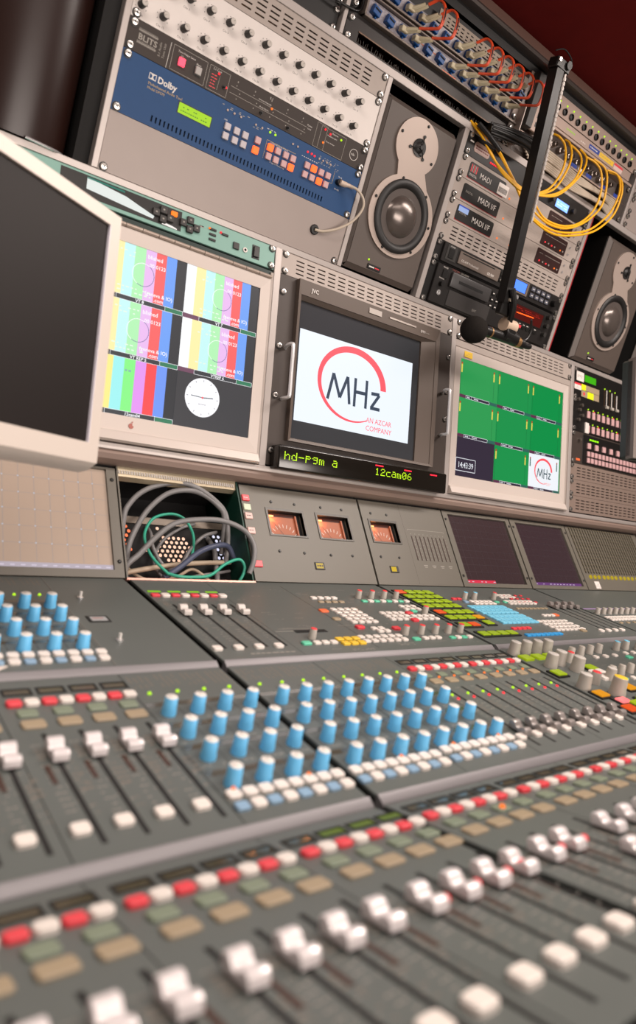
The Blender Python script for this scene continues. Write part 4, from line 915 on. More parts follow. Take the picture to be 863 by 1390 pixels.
scr_panel(-460, -191, -445, -200, 8, 174, 'pale level screen at the far left end of the meter bridge', 11, (-445, -200, (196, 184, 196), .75), glow((188, 172, 164), .62), (150, 132, 118), .5, 6)  # unseen neighbour with the same painted reflection glow
scr_panel(842, 1094, 861, 1078, 12, 177, 'dark purple grid screen with a red strip, first right of the slider panel', 10, (862, 965, (226, 52, 78), .9), glow((92, 74, 78), .5), (52, 40, 42), .35)
scr_panel(1096, 1345, 1118, 1328, 12, 177, 'dark purple grid screen with a violet strip at its foot', 10, (1119, 1327, (112, 66, 126), .8), glow((92, 74, 78), .5), (50, 38, 42), .35)
# bar meters at the right end
t = bpanel(1346, 1740, 'olive panel of tall bar meters over a row of yellow lights, far right', name='bar_meter_bank')
mb = B(); mb.box(-2, 2, -68, 68, 0, 1.6, mat('meter_slot', (60, 54, 40), .5)); 
for q in range(14): mb.rect(-3.5, 3.5, -64 + q * 9.6, -62.6 + q * 9.6, 1.7, mat('meter_scale', (116, 106, 84), .5))
proto('bm', mb, name='bar_meter')
for k in range(26): t.inst('bm', 1364 + 13.6 * k, 72, 2)
b = B(); b.lathe(0, 0, [(5.5, 0), (5.5, 2.5), (4, 4)], glow((220, 190, 10), .55), 14); proto('yl', b, name='indicator_light')
for k, x in enumerate((1378, 1400, 1421, 1447, 1468, 1489, 1510, 1536, 1558, 1580, 1602, 1628, 1650)): t.inst('yl', x, 150, 2)
b = B(); b.rect(1388, 1412, 162, 182, 2.2, CREAM); b.marks(1391, 1410, 165, 180, 2.3, GREYP, 1.2, 3, 6, 3, 4, .4); t.part('sticker', b, smooth=False)
# VU panels
def vu(t, x0, x1, v0, v1):
    b = B(); b.plate(x0, x1, v0, v1, -4, 3.5, mat('meter_surround', (84, 80, 74), .4), [(x0 + 4, x1 - 4, v0 + 5, v1 - 3)]); p = t.part('meter_frame', b, smooth=False)
    b = B(); a0, a1, c0, c1 = x0 + 4, x1 - 4, v0 + 5, v1 - 3; O = mat('amber_lit_card', (160, 100, 76), .6); O.node_tree.nodes['Principled BSDF'].inputs['Emission Color'].default_value = rgba((255, 120, 60)); O.node_tree.nodes['Principled BSDF'].inputs['Emission Strength'].default_value = .03
    b.rect(a0, a1, c0, c1, -8.4, O); b.box(a0, a0 + .5, c0, c1, -8.4, 0, BLACK); b.box(a1 - 13, a1 - 10, c0 + 4, c1, -8.4, -4, O); b.box(a1 - 9, a1, c0, c1, -8.4, -7.6, BLACK); b.box(a0, a1, c1 - .5, c1, -8.4, 0, BLACK); b.box(a0, a1, c0, c0 + .5, -8.4, 0, BLACK); b.box(a0, a1, c0, c0 + 7, -8.3, -7.8, mat('dark_mask', (70, 34, 24), .6))
    cx, cv = (a0 + a1) / 2 - 2, c1 + 8
    for k in range(9):
        a = math.radians(150 - k * 15); b.line(cx + 27 * math.cos(a), cv - 27 * math.sin(a), cx + 34 * math.cos(a), cv - 34 * math.sin(a), 1.1, -8.1, WHITEP)
    b.box(a0 + 3, a0 + 18, c0 + 5, c0 + 8, -8, -6, glow((255, 170, 100), 2)); t.part('dial', b, p, smooth=False, label='amber lit dial')
    b = B(); b.line(cx, cv - 9, cx - 20, cv - 36, .7, -7, BLACK); t.part('needle', b, p, smooth=False)
    l = bpy.data.lights.new('meter_lamp', 'POINT'); l.energy = .022; l.color = (1, .32, .1); l.shadow_soft_size = .002
    o = bpy.data.objects.new('meter_lamp', l); C.objects.link(o); o.parent = t.o; o.location = ((a0 + 13 - t.x) * S, (-(c0 + 12) - t.y) * S, -.001)
t = bpanel(303, 585, 'olive meter panel with two amber lit needle meters, right of the open cable bay', [(355, 433, 50, 97), (469, 546, 50, 97)])
vu(t, 351, 437, 45, 100); vu(t, 465, 550, 45, 100)
b = B(); b.box(303, 326, 5, 186, 1.9, 2.4, BRIDGE); t.part('trim_strip', b, smooth=False)
for v, m_ in ((31, RBTN), (49, mat('pale_green_btn', (196, 206, 180), .4)), (66, mat('pale_pink_btn', (214, 176, 168), .4)), (94, mat('pale_pink_btn', (214, 176, 168), .4)), (155, RBTN)):
    b = B(); b.rbox(304.5, 319.5 if v < 150 else 322, v - 6, v + 6, 2, 5, m_, 1.2); b.marks(307, 318, v - 3, v + 3, 5.1, WHITEP if m_ is RBTN else DARKP, 1.4, 3, 5, 1, 1, .9 if v < 150 else 0); t.part('push_button', b)
b = B(); b.box(438, 460, 147, 161, 2, 4, DARKG, .6); b.rect(440, 456, 149, 159, 4.1, glow((210, 176, 20), .7)); b.marks(442, 455, 152, 156, 4.2, DARKP, 3, 3, 4, 1.5, 1, 1); t.part('lamp', b, smooth=False)
for x, v in ((367, 33), (420, 33), (365, 129), (420, 130), (483, 33), (536, 33), (482, 131), (536, 130)): t.inst('ps', x, v, 2, sc=.9)
t = bpanel(587, 841, 'olive meter panel with one amber lit needle meter and nine small sliders', [(606, 680, 51, 95)])
vu(t, 602, 684, 46, 98)
b = B(); b.box(629, 652, 147, 161, 2, 4, DARKG, .6); b.rect(631, 645, 149, 159, 4.1, glow((220, 184, 20), .8)); t.part('lamp', b, smooth=False)
b = B(); b.rect(703, 703.6, 0, 184, 2.1, DARKP); b.line(712, 61, 826, 61, .8, 2.1, GREYP); b.line(712, 61, 712, 64, .8, 2.1, GREYP); b.line(826, 61, 826, 64, .8, 2.1, GREYP)
for k in range(9):
    x = 719 + 12.7 * k
    for q in range(7): b.disc(x + 5, 80 + q * 8, .9, 2.1, GREYP, 6)
    b.disc(x, 71, 1, 2.1, GREYP, 6)
for k in range(4): b.rect(732 + 26 * k, 744 + 26 * k, 141, 143, 2.1, GREYP); b.rect(734 + 26 * k, 742 + 26 * k, 145, 146.4, 2.1, GREYP)
t.part('lettering', b, smooth=False)
for k in range(9): b = B(); x = 719 + 12.7 * k; b.box(x - 1.2, x + 1.2, 76, 131, 2, 2.6, mat('slot_brown', (60, 36, 30), .5)); t.part('slider_slot', b)
for x, v in ((615, 33), (660, 33), (612, 128), (664, 128)): t.inst('ps', x, v, 2, sc=.9)
# open bay with cables
t = Thing('open_cable_bay', 'open bay in the meter bridge with a lit perforated plate behind the cables', 'cable bay', 'bridge', 78, 190)
DK = mat('bay_dark', (26, 24, 24), .6); MT = mat('bright_channel', (190, 176, 150), .35, .5)
b = B(); b.box(77, 79.5, -6, 186, -110, 2, BRIDGE); b.box(299, 302, -6, 186, -110, 0, mat('green_board', (12, 58, 46), .5)); b.box(77, 302, -8, -4, -110, 0, DK); b.box(77, 302, 186, 189, -110, 3, mat('copper_edge', (214, 160, 144), .35, .4)); b.box(77, 302, -8, 60, -112, -108, DK); t.part('box', b)
b = B(); b.extr([(-3, -12), (-3, 0), (14, -4), (16, -16), (12, -20)], 80, 299, MT)
for k in range(50): b.box(82 + k * 4.3, 84.6 + k * 4.3, 4, 10, -3.6, -1.6, WHITEP)
b.box(80, 299, 54, 66, -70, -60, mat('dim_channel', (120, 108, 96), .4, .3)); t.part('channel', b, smooth=False)
# perforated plate: hexagonal array of glowing discs, painted light for its backlit holes
b = B(); b.rect(80, 299, 66, 186, -62, BLACKM); t.part('rear_plate', b, smooth=False)
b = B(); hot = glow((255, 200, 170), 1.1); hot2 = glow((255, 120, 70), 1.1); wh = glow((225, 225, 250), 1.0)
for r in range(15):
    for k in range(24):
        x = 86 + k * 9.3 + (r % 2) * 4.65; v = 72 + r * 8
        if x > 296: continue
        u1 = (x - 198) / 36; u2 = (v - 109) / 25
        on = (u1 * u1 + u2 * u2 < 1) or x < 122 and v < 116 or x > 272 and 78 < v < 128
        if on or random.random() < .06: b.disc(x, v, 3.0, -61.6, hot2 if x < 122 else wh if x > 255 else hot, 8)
t.part('lit_perforations', b, smooth=False, label='glowing discs painted for the backlit round holes')
CBM = mat('slate_cable', (122, 120, 120), .4, 0, .5); CBD = mat('navy_cable', (72, 78, 100), .4); CTE = mat('teal_cable', (48, 160, 132), .4); CWB = mat('tan_cable', (176, 158, 136), .5)
CAB = [('thick slate cable arching highest across the open bay', [(92,186,-60),(95,81,-30),(109,47,-24),(138,23,-18),(180,11,-11),(215,15,-5),(253,31,-11),(279,54,-18),(281,94,-24),(278,140,-40)], 4.4, CBM),
 ('thick slate cable arching just inside the highest one', [(96,180,-50),(98,129,-30),(111,96,-24),(134,61,-18),(167,33,-11),(200,25,-5),(234,26,-10),(264,42,-15),(277,64,-20),(276,120,-45)], 4.4, CBM),
 ('thick dark cable sweeping low in front to the right side of the bay', [(92,178,-40),(89,158,-20),(107,142,-12),(138,112,-5),(169,91,2),(211,84,8),(256,83,8),(292,97,9),(307,122,9),(303,150,8),(294,172,0)], 4.4, CBM),
 ('navy cable rising from the bottom of the bay to the right', [(148,176,-20),(180,156,-16),(212,133,-12),(247,119,-14),(276,115,-22),(292,132,-34)], 4.6, CBD),
 ('thin grey cable coiled in the middle of the bay', [(150,70,-60),(148,91,-45),(146,114,-40),(156,140,-40),(171,152,-40),(195,141,-40),(213,117,-40),(242,91,-40),(273,79,-45)], 3, CBM),
 ('tan cable lying straight across the bottom of the bay', [(92,166,-40),(100,162,-34),(145,153,-34),(196,145,-34),(253,139,-38),(290,135,-44)], 4, CWB),
 ('teal cable forming a loop in the middle of the bay', [(152,174,-10),(131,147,-14),(122,121,-16),(126,98,-20),(146,72,-24),(179,61,-26),(203,67,-28),(216,84,-32),(220,103,-36),(216,130,-44)], 2.4, CTE),
 ('teal cable curling along the bottom right of the bay', [(150,170,-14),(165,177,-8),(188,179,-6),(222,175,-6),(255,154,-8),(284,144,-8),(293,155,-8),(290,168,-10),(282,182,-18)], 2.6, CTE),
 ('dark cable heaped along the bottom edge of the bay', [(94,160,-55),(110,176,-40),(150,181,-44),(200,172,-50),(250,180,-44),(292,176,-50)], 4, CBD),
 ('slim grey cable crossing behind the teal loop', [(240,60,-58),(210,72,-54),(170,100,-52),(150,140,-50),(170,168,-46),(230,160,-44),(288,150,-46)], 2.6, CBM),
 ('slim tan cable curling at the bottom left of the bay', [(90,120,-50),(100,150,-44),(130,172,-40),(180,166,-40),(215,150,-44),(240,170,-40)], 2.6, CWB),
 ('slate cable bundle dropping at the right of the bay', [(262,84,-60),(266,110,-50),(262,140,-46),(256,170,-40),(240,184,-40)], 4.4, CBM)]
for lb, pts, r, m_ in CAB:
    b = B(); b.tube(pts, r, m_, 12); solo('cable', b, lb, 'cable', 'bridge', ox=pts[0][0], ov=pts[0][1], oz=pts[0][2])

# ================================================================== THE CONSOLE
b = B()
b.extr([(64, 908), (338, 842), (347, 836), (596, 776), (605, 770.5), (875, 782), (905, 790), (925, 780), (925, 745), (880, 720), (500, 640), (-150, 640), (-150, 790), (40, 800)], -470, 1700, BLACKM)
b.extr([(120, 0), (620, 0), (620, 650), (120, 650)], -300, 1500, BROWNB)
b.extr([(878, 796), (880, 800), (905, 802), (922, 792), (925, 770), (905, 765), (878, 770)], -470, 1700, mat('arm_rest', (60, 54, 50), .6, noise=.05, nscale=200))
solo('console_plinth', b, 'dark frame and pedestal carrying the mixing console panels', 'console base', 'world', ox=500, ov=370)
b = B(); b.box(-470, 1745, -8, 190, -118, -112, BLACKM); b.box(-470, 78, -6, 186, -14, -9, BLACKM); b.box(302, 1745, -6, 186, -14, -9, BLACKM); b.box(-470, 1745, 189, 205, -118, -6, BLACKM); b.box(-470, 1745, -14, -8, -150, -2, BLACKM); b.box(-470, 76, -8, 5, -14, -4, BLACKM); b.box(303, 1745, -8, 5, -14, -4, BLACKM)  # black strips above the panels stand for the shadow under the ledge
for x in (586, 841.5, 1095, 1345.5): b.box(x - 1.2, x + 1.2, -6, 186, -14, -2, BLACKM)
solo('bridge_frame', b, 'black frame behind the meter bridge of the mixing console, top strips painted as shadow', 'console frame', 'bridge', ox=500, ov=205)

LEN = {'top': 281.8, 'mid': 257.1, 'low': 262}
LIP = mat('lip_aluminium', (126, 122, 124), .45, .2)
def cpanel(pl, x0, x1, label, m=CONS, groups=True, name='console_section', cat='console panel'):
    L = LEN[pl]; t = Thing(name, label, cat, pl, x0 + 5, L); t.xmax = x1 - 6
    b = B(); b.box(x0 + 5, x1 - 5, 1, L, -4, 0, m, .5); b.box(x0 + 6, x1 - 6, 2, L - 1, -11.5, -4, CONSD)
    t.part('faceplate', b)
    if pl != 'low':
        b = B(); b.extr([(L, -12), (L, .6), (L + 1.2, 1.2), (L + 8.6, -2.6), (L + 9.8, -4.6), (L + 9.2, -14)], x0 + 5, x1 - 5, LIP); t.part('front_lip', b)
    if groups:
        b = B()
        for g in range(1, 4): b.rect(x0 + 126.3 * g + .2, x0 + 126.3 * g + 1.2, 3, L - 2, .08, CONSD)
        t.part('joint_line', b, smooth=False)
    return t
WIN = mat('olive_window', (70, 64, 48), .12, 0, .6); LIMEW = glow((120, 140, 30), .5)
BAND = mat('smoked_strip', (78, 72, 62), .08, 0, .7)
SLOT = mat('slot_black', (16, 15, 15), .6); SLIT = mat('brown_slit', (66, 44, 36), .4)
def pairs(t, x, v, n=4, w='w_btn'):
    for k in range(n): t.inst('r_btn', x + 30.3 * k, v); t.inst(w, x + 30.3 * k + 15, v)
def windows(t, xs, v, lit=()):
    for k, x in enumerate(xs):
        b = B(); b.plate(x - 13, x + 13, v - 6.5, v + 6.5, 0, .8, CONSD, [(x - 11, x + 11, v - 4.5, v + 4.5)]); b.rect(x - 11, x + 11, v - 4.5, v + 4.5, .3, LIMEW if k in lit else WIN); t.part('channel_display', b, smooth=False)
def slot(t, x, v0, v1, w=3):
    t.part('fader_slot', B().box(x - w / 2 - .6, x + w / 2 + .6, v0 - .6, v1 + .6, 0, .25, DARKG).box(x - w / 2, x + w / 2, v0, v1, .1, .4, SLOT), smooth=False)
def faders(t, x, n, v0, v1, cap, caps, pitch=30.3):
    for k in range(n):
        slot(t, x + pitch * k, v0, v1)
        t.inst(cap, x + pitch * k, caps[k] if hasattr(caps, '__len__') else caps, 0)
def knob_block(t, x, rows, cols, label_v=True, leds=48):
    for r, v in enumerate(rows):
        for k in range(cols): t.inst('blue_knob', x + 30.3 * k, v, 0, rot=random.choice((-50, -20, 0, 15, 40, 90)))
    b = B()
    for r, v in enumerate(rows): b.rect(x - 14, x + 30.3 * (cols - 1) + 15, v - 24.5 + 2, v - 15, .12, BAND)
    for k in range(cols): b.rect(x + 30.3 * k + 15, x + 30.3 * k + 15.6, rows[0] - 34, rows[-1] + 18, .1, CONSD)
    for r, v in enumerate(rows):
        for k in range(cols): b.marks(x + 30.3 * k - 11, x + 30.3 * k + 11, v + 10, v + 13, .12, GREYP, 1.2, 2, 5, 1.4, 1, .7)
    t.part('print', b, smooth=False)
    if leds:
        for k in range(cols): t.inst('led_g', x + 30.3 * k - 1, leds, 0)
        b = B()
        for k in range(cols):
            for q in range(4): b.marks(x + 30.3 * k - 11 + q * 6.4, x + 30.3 * k - 8 + q * 6.4, 8, 36, .12, mat('taupe_print', (124, 114, 104), .6), 2.2, 2.2, 3, 1, 7, .85)
        t.part('meter_scale', b, smooth=False)
def wide_rows(t, x, v1, v2, cols):
    for k in range(cols * 2):
        t.inst('w_btn', x + 15.1 * k, v1, 0)
        t.inst('b_btn' if k % 2 == 0 else 'w_btn', x - 1 + 15.1 * k, v2, 0)
        if (k * 7 + int(x)) % 5 == 0: t.inst('led_o', x + 15.1 * k + 2, v1 - 4.5, 2.6)
def strip_marks(t, xs, v0, v1):
    b = B()
    for x in xs:
        b.marks(x - 14, x - 6, v0, v1, .1, GREYP, 1.1, 2, 4, 1, int((v1 - v0) / 7), .7); b.marks(min(x + 5, t.xmax - 6), min(x + 11, t.xmax), v0, v1, .1, mat('taupe_print', (124, 114, 104), .6), 1.1, 2, 4, 1, int((v1 - v0) / 9), .6)
        b.marks(x - 13, x - 4, v0 + 8, v0 + 26, .1, mat('taupe_print', (124, 114, 104), .6), 2, 2, 5, 1, 4, .9); b.marks(x + 4, min(x + 14, t.xmax), v0 + (v1 - v0) * .45, v0 + (v1 - v0) * .7, .1, mat('taupe_print', (124, 114, 104), .6), 1.8, 3, 6, 1, 4, .8)
        for q in range(6): b.rect(x + 3, x + 6, v0 + 4 + q * (v1 - v0) / 6, v0 + 4.8 + q * (v1 - v0) / 6, .1, GREYP)
        for q in range(4): b.rect(x - 5, x - 2.5, v0 + 20 + q * (v1 - v0 - 20) / 4, v0 + 20.7 + q * (v1 - v0 - 20) / 4, .1, GREYP)
    t.part('lettering', b, smooth=False)

# ---- upper tier
t = cpanel('top', S0, S1, 'upper tier console panel with blue knobs beside a blank area, at the left', groups=False)
knob_block(t, -65 - 30.3 * 7, (112, 152, 192, 232), 8, leds=72)
for k in range(16):
    t.inst('w_btn', -275 + 15 * k, 247, 0, sc=.92); t.inst('b_btn' if k % 2 == 0 else 'w_btn', -277 + 15 * k, 262, 0, sc=.92)
b = B(); b.rect(-46.5, -45.6, 3, 279, .1, CONSD); b.rect(-45.6, -45, 3, 279, .1, GREYP); t.part('joint_line', b, smooth=False)
for v in (82, 218): b = B(); b.cyl(-18, v, 0, 2, 4, CHROME, 14); b.tube([(-18, v, 1), (-18, v - 1, 9)], 2, WHITEP, 8, 1); t.part('toggle_switch', b)
b = B(); b.box(-33, -6, 144, 163, 0, .8, CONSD, .3); b.rect(-29, -9, 147, 160, .9, glow((206, 196, 190), .6)); b.rect(-27, -13, 151, 153, 1, mat('rust_logo', (170, 96, 84), .4)); t.part('label_window', b, smooth=False)

t = cpanel('top', S1, S2, 'upper tier console panel with four short faders at its left, below the needle meters', groups=False)
for k in range(4): b = B(); b.box(87 + 31 * k, 107 + 31 * k, 51.5, 56, 0, 1, glow((140, 200, 10), .85), .3); t.part('indicator_bar', b); t.inst('red_btn', 91 + 31 * k, 71, 0, sc=1.05); t.inst('w_btn', 106 + 31 * k, 72, 0)
faders(t, 103, 4, 105, 250, 'fader_small', 138, 30.4); strip_marks(t, [103 + 30.4 * k for k in range(4)], 85, 240)
for k in range(4): t.inst('w_btn', 90 + 30 * k, 252, 0)
b = B(); b.marks(128, 198, 266, 271, .1, GREYP, 2.6, 5, 10, 2, 1, 1); b.rect(203.5, 204.2, 3, 279, .1, CONSD); b.marks(388, 420, 258, 268, .1, GREYP, 1.3, 3, 7, 2, 2, .7); b.marks(290, 330, 270, 276, .1, GREYP, 1.3, 3, 7, 2, 2, .7)
b.rect(215, 280, 197, 198, .1, GREYP); b.rect(330, 420, 189, 190, .1, GREYP); b.marks(350, 372, 44, 62, .1, GREYP, 1.1, 5, 12, 2, 3, .7); b.marks(505, 560, 40, 60, .1, GREYP, 1.1, 3, 8, 2, 3, .5); b.rect(340, 341, 20, 270, .1, CONSD)
for k in range(60): x, v = random.uniform(215, 570), random.uniform(30, 270); b.marks(x, x + 16, v, v + 3, .1, GREYP, 1, 2, 5, 1.5, 1, .8)
t.part('lettering', b, smooth=False)
def blk(t, kk, x0, v0, nx, nv, px=14.6, pv=12.8, **k):
    for r in range(nv):
        for c in range(nx): t.inst(kk, x0 + px * c, v0 + pv * r, 0, **k)
blk(t, 'sw_btn', 369, 77, 4, 1); blk(t, 'st_btn', 372, 94, 4, 1); t.inst('or_btn', 347, 133, 0); t.inst('st_btn', 346, 167, 0, sc=1.3)
blk(t, 'sw_btn', 370, 129, 4, 5); blk(t, 'sw_btn', 462, 146, 4, 3); blk(t, 'sw_btn', 522, 160, 4, 2); t.inst('red_btn', 523, 148, 0, sc=1.2); t.inst('red_btn', 507, 178, 0, sc=1.2)
blk(t, 'sw_btn', 536, 116, 3, 2); t.inst('m_btn', 545, 138, 0, sc=1.1)
for k in range(4): t.inst('red_knob', 471 + 30.5 * k, 73, 0)
blk(t, 'm_btn', 471, 90, 4, 1, 29.5); blk(t, 'sw_btn', 486, 90, 4, 1, 29.5)
b = B(); b.box(238, 294, 203, 212, 0, .6, SLOT, .2); b.box(206, 290, 205, 206, 0, .3, GREYP); t.part('recess', b)
t.inst('red_knob', 250, 231, 0); t.inst('red_knob', 561, 149, 0)
for x in (433, 468, 501, 532, 562): t.inst('red_knob', x, 229, 0)
t.inst('red_btn', 364, 201, 0, sc=1.25); blk(t, 'sw_btn', 388, 207, 2, 1); t.inst('m_btn', 228, 248, 0, sc=1.2); blk(t, 'sw_btn', 246, 248, 3, 1)
blk(t, 'y_btn', 292, 240, 3, 2, 15, 14); blk(t, 'sw_btn', 336, 236, 6, 2, 15.2, 13.5); blk(t, 'sw_btn', 392, 217, 2, 1); t.inst('red_btn', 433, 209, 0, sc=1.2)
t.inst('m_btn', 437, 250, 0, sc=1.2); blk(t, 'sw_btn', 459, 248, 3, 1); blk(t, 'm_btn', 520, 250, 2, 1, 28); blk(t, 'sw_btn', 534, 250, 2, 1, 28)

t = cpanel('top', S2, S3, 'upper tier console panel with lime keys and a block of pale blue keys', groups=False)
def keyblock(x0, v0, rows, px=25.5, pv=24, w=20):
    b = B(); n = max(len(r) for r in rows); b.box(x0 - 14, x0 + px * (n - 1) + 14, v0 - 12.5, v0 + pv * (len(rows) - 1) + 12.5, 0, 2, BLACK, .8); t.part('key_frame', b)
    for r, row in enumerate(rows):
        for c, ch in enumerate(row):
            if ch != ' ': t.inst({'g': 'lime_key', 'o': 'orange_key', 'a': 'amber_key'}[ch], x0 + px * c, v0 + pv * r, .5)
keyblock(605, 43, ['oggg', 'gggg', 'gggg', 'gggg']); keyblock(605, 145, ['oggg', 'ggga'], 25.5, 26); keyblock(605, 203, ['go']); keyblock(677, 197, ['g']); keyblock(608, 243, ['gggg'], 25.5)
blk(t, 'c_key', 722, 120, 8, 3, 14.2, 14.6); blk(t, 'c_key', 722, 167, 8, 3, 14.2, 14.6); blk(t, 'red_btn', 716, 225, 4, 1, 14.6); blk(t, 'bl_key', 716, 255, 8, 1, 14.2)
for x in (757, 787): t.inst('cyan_knob', x, 73, 0)
t.inst('red_knob', 852, 72, 0); blk(t, 'red_btn', 722, 76, 2, 1); t.inst('b_btn', 740, 92, 0); blk(t, 'sw_btn', 760, 90, 5, 2, 14, 11.5); blk(t, 'm_btn', 838, 92, 2, 1, 28); blk(t, 'sw_btn', 874, 88, 7, 2, 14, 12); blk(t, 'sw_btn', 890, 52, 4, 2, 14, 12)
for r in range(3):
    for k in range(4): t.inst('red_btn', 915 + 20 * k, 52 + 20 * r, 0, sc=.7)
blk(t, 'st_btn', 862, 128, 8, 1, 14); blk(t, 'sw_btn', 836, 197, 7, 4, 14.6, 13.5); blk(t, 'sw_btn', 896, 167, 3, 1, 14.6); t.inst('or_btn', 940, 165, 0); t.inst('st_btn', 912, 246, 0, sc=1.5)
faders(t, 992, 4, 108, 246, 'fader_grey', 124, 27); strip_marks(t, [992 + 27 * k for k in range(4)], 90, 235)
for k in range(4): t.inst('w_btn', 972 + 27 * k, 250, 0)
b = B()
for k in range(70): x, v = random.uniform(720, 1080), random.uniform(25, 272); b.marks(x, x + 14, v, v + 3, .1, GREYP, 1, 2, 5, 1.5, 1, .8)
b.marks(690, 760, 268, 276, .1, GREYP, 1.2, 3, 8, 2, 1); t.part('lettering', b, smooth=False)
t = cpanel('top', S3, 1640, 'upper tier console panel with grey knobs and a violet strip, at the right edge', groups=False)
b = B(); b.rect(1104, 1630, 128, 134, .2, mat('violet_strip', (168, 140, 190), .5)); t.part('label_strip', b, smooth=False)
for k in range(14): t.inst('grey_knob', 1112 + 26 * k, 160, 0, sc=.9)
blk(t, 'sw_btn', 1110, 184, 26, 2, 13.6, 13)
for k in range(10): t.inst('st_btn', 1118 + 30 * k, 214, 0)

# ---- middle tier
t = cpanel('mid', S0, S1, 'middle tier console panel with silver faders at the left and blue knobs at the right')
for g, n in ((0, 4), (1, 4), (2, 4)):
    x = -160.5 - 126.3 * (2 - g)
    pairs(t, x, 47.5); windows(t, [x + 8 + 30.3 * k for k in range(4)], 25)
    for k in range(4):
        t.inst('g_btn', x + 7 + 30.3 * k, 65); t.inst('t_btn', x + 7 + 30.3 * k, 84)
        t.part('meter_slit', B().box(x - 2 + 30.3 * k, x + 2 + 30.3 * k, 146, 170, 0, .5, SLIT), smooth=False); t.inst('w_btn', x - 1 + 30.3 * k, 226, 0, sc=1.08)
    faders(t, x + 10.5, 4, 100, 242, 'fader', 134)
    strip_marks(t, [x + 10.5 + 30.3 * k for k in range(4)], 112, 215)
knob_block(t, -33, (89, 129, 167, 208), 4); wide_rows(t, -40, 222, 237, 4)
t = cpanel('mid', S1, S2, 'middle tier console panel with eight columns of blue knobs and eight dark faders')
knob_block(t, 97, (89, 129, 168, 208), 4); knob_block(t, 219.5, (88, 127, 167, 206), 4); wide_rows(t, 87.5, 222, 236, 4); wide_rows(t, 213, 218.5, 234, 4)
for x in (341.5, 466.5):
    pairs(t, x, 44); windows(t, [x + 8 + 30.3 * k for k in range(4)], 22)
    for k in range(4):
        t.inst('g_btn', x + 7 + 30.3 * k, 64, 0, sc=.9); t.inst('t_btn', x + 8 + 30.3 * k, 81, 0, sc=.95); t.inst('led_g', x - 3 + 30.3 * k, 118); t.inst('led_r', x - 3 + 30.3 * k, 128); t.inst('led_o', x - 6 + 30.3 * k, 71, sc=.9)
        t.inst('w_btn', x - 5 + 30.3 * k, 222, 0)
    faders(t, x + 6, 4, 100, 240, 'fader_grey', 212); strip_marks(t, [x + 6 + 30.3 * k for k in range(4)], 98, 190)
t = cpanel('mid', S2, S3, 'middle tier console panel with large pale knobs and a yellow topped knob', groups=False)
for k in range(4): t.inst('big_knob', 598 + 30 * k, 20, 0, sc=.92); t.inst('lime_key', 604 + 33 * k, 40, 0, sc=1.15)
for x, v in ((725, 43), (759, 41), (789, 40), (822, 38), (726, 116), (756, 116), (787, 115), (818, 114), (849, 113)): t.inst('grey_knob', x, v, 0)
for x in (891, 925): t.inst('cyan_knob', x, 34, 0, sc=1.15)
t.inst('big_knob', 622, 72, 0); t.inst('big_knob', 655, 66, 0); t.inst('big_knob', 664, 92, 0, sc=1.05); t.inst('red_knob', 690, 62, 0, sc=1.2); t.inst('big_knob', 600, 142, 0); t.inst('big_red_knob', 646, 133, 0); t.inst('big_knob', 700, 128, 0, sc=.85); t.inst('big_yellow_knob', 644, 170, 0)
for kk, x, v in (('lime_key', 605, 97), ('lime_key', 706, 91), ('amber_key', 606, 166), ('amber_key', 699, 160), ('pink_key', 624, 190), ('orange_key', 607, 210), ('lime_key', 641, 203), ('amber_key', 640, 226), ('lime_key', 676, 196)):
    b = B(); b.box(x - 15, x + 15, v - 12, v + 12, 0, 2.5, BLACK, .8); t.part('key_frame', b); t.inst(kk, x, v, 1, sc=1.15)
blk(t, 'sw_btn', 784, 56, 3, 1, 32); blk(t, 'sw_btn', 894, 52, 3, 1, 28); t.inst('m_btn', 876, 68, 0, sc=1.3); t.inst('m_btn', 734, 134, 0, sc=1.3); blk(t, 'sw_btn', 764, 134, 4, 1, 28); blk(t, 'w_btn', 690, 106, 2, 2, 20, 18, sc=1.3); blk(t, 'w_btn', 706, 182, 3, 2, 26, 22, sc=1.3)
for k in range(5): t.inst('grey_knob', 960 + 30 * k, 40, 0); t.inst('grey_knob', 880 + 30 * k, 113, 0)
b = B()
for k in range(60): x, v = random.uniform(715, 1080), random.uniform(15, 240); b.marks(x, x + 14, v, v + 3, .1, GREYP, 1, 2, 5, 1.5, 1, .8)
t.part('lettering', b, smooth=False)
t = cpanel('mid', S3, 1640, 'middle tier console panel with grey knobs at the far right end')
for k in range(14): t.inst('grey_knob', 1120 + 32 * k, 60, 0); t.inst('grey_knob', 1120 + 32 * k, 120, 0)

# ---- lower tier
def fader_bank(S, S_, label, caps, lit=()):
    t = cpanel('low', S, S_, label)
    for g in range(4):
        x = S + 17 + 126.3 * g
        if x > S_ - 60: break
        dv = 0 if S < 0 else -4
        pairs(t, x, 45 + dv, 4, 'ww_btn'); windows(t, [x + 8 + 30.3 * k for k in range(4)], 23 + dv, [q - 4 * g for q in lit])
        for k in range(4): t.inst('g_btn', x + 7 + 30.3 * k, 64 + dv, sc=1.05); t.inst('t_btn', x + 8 + 30.3 * k, 83 + dv, sc=1.05); t.inst('w_btn', x - 3 + 30.3 * k, 217, sc=1.3)
        faders(t, x + 10.5, 4, 106, 246, 'fader', caps[4 * g:4 * g + 4]); strip_marks(t, [x + 10.5 + 30.3 * k for k in range(4)], 120, 205)
        for k in range(4):
            q = min(x + 18.5 + 30.3 * k, t.xmax - 5); t.part('meter_slit', B().box(q, q + 4, 146, 172, 0, .4, SLIT), smooth=False)
    return t
c0 = [141] * 16; c1 = [139, 137, 176, 136, 137, 136, 172, 134, 134, 133, 132, 131, 131, 131, 131, 131]
t = fader_bank(S0, S1, 'lower tier fader bank at the left, nearest the viewer, silver faders in one row', c0, lit=(13, 14, 15))
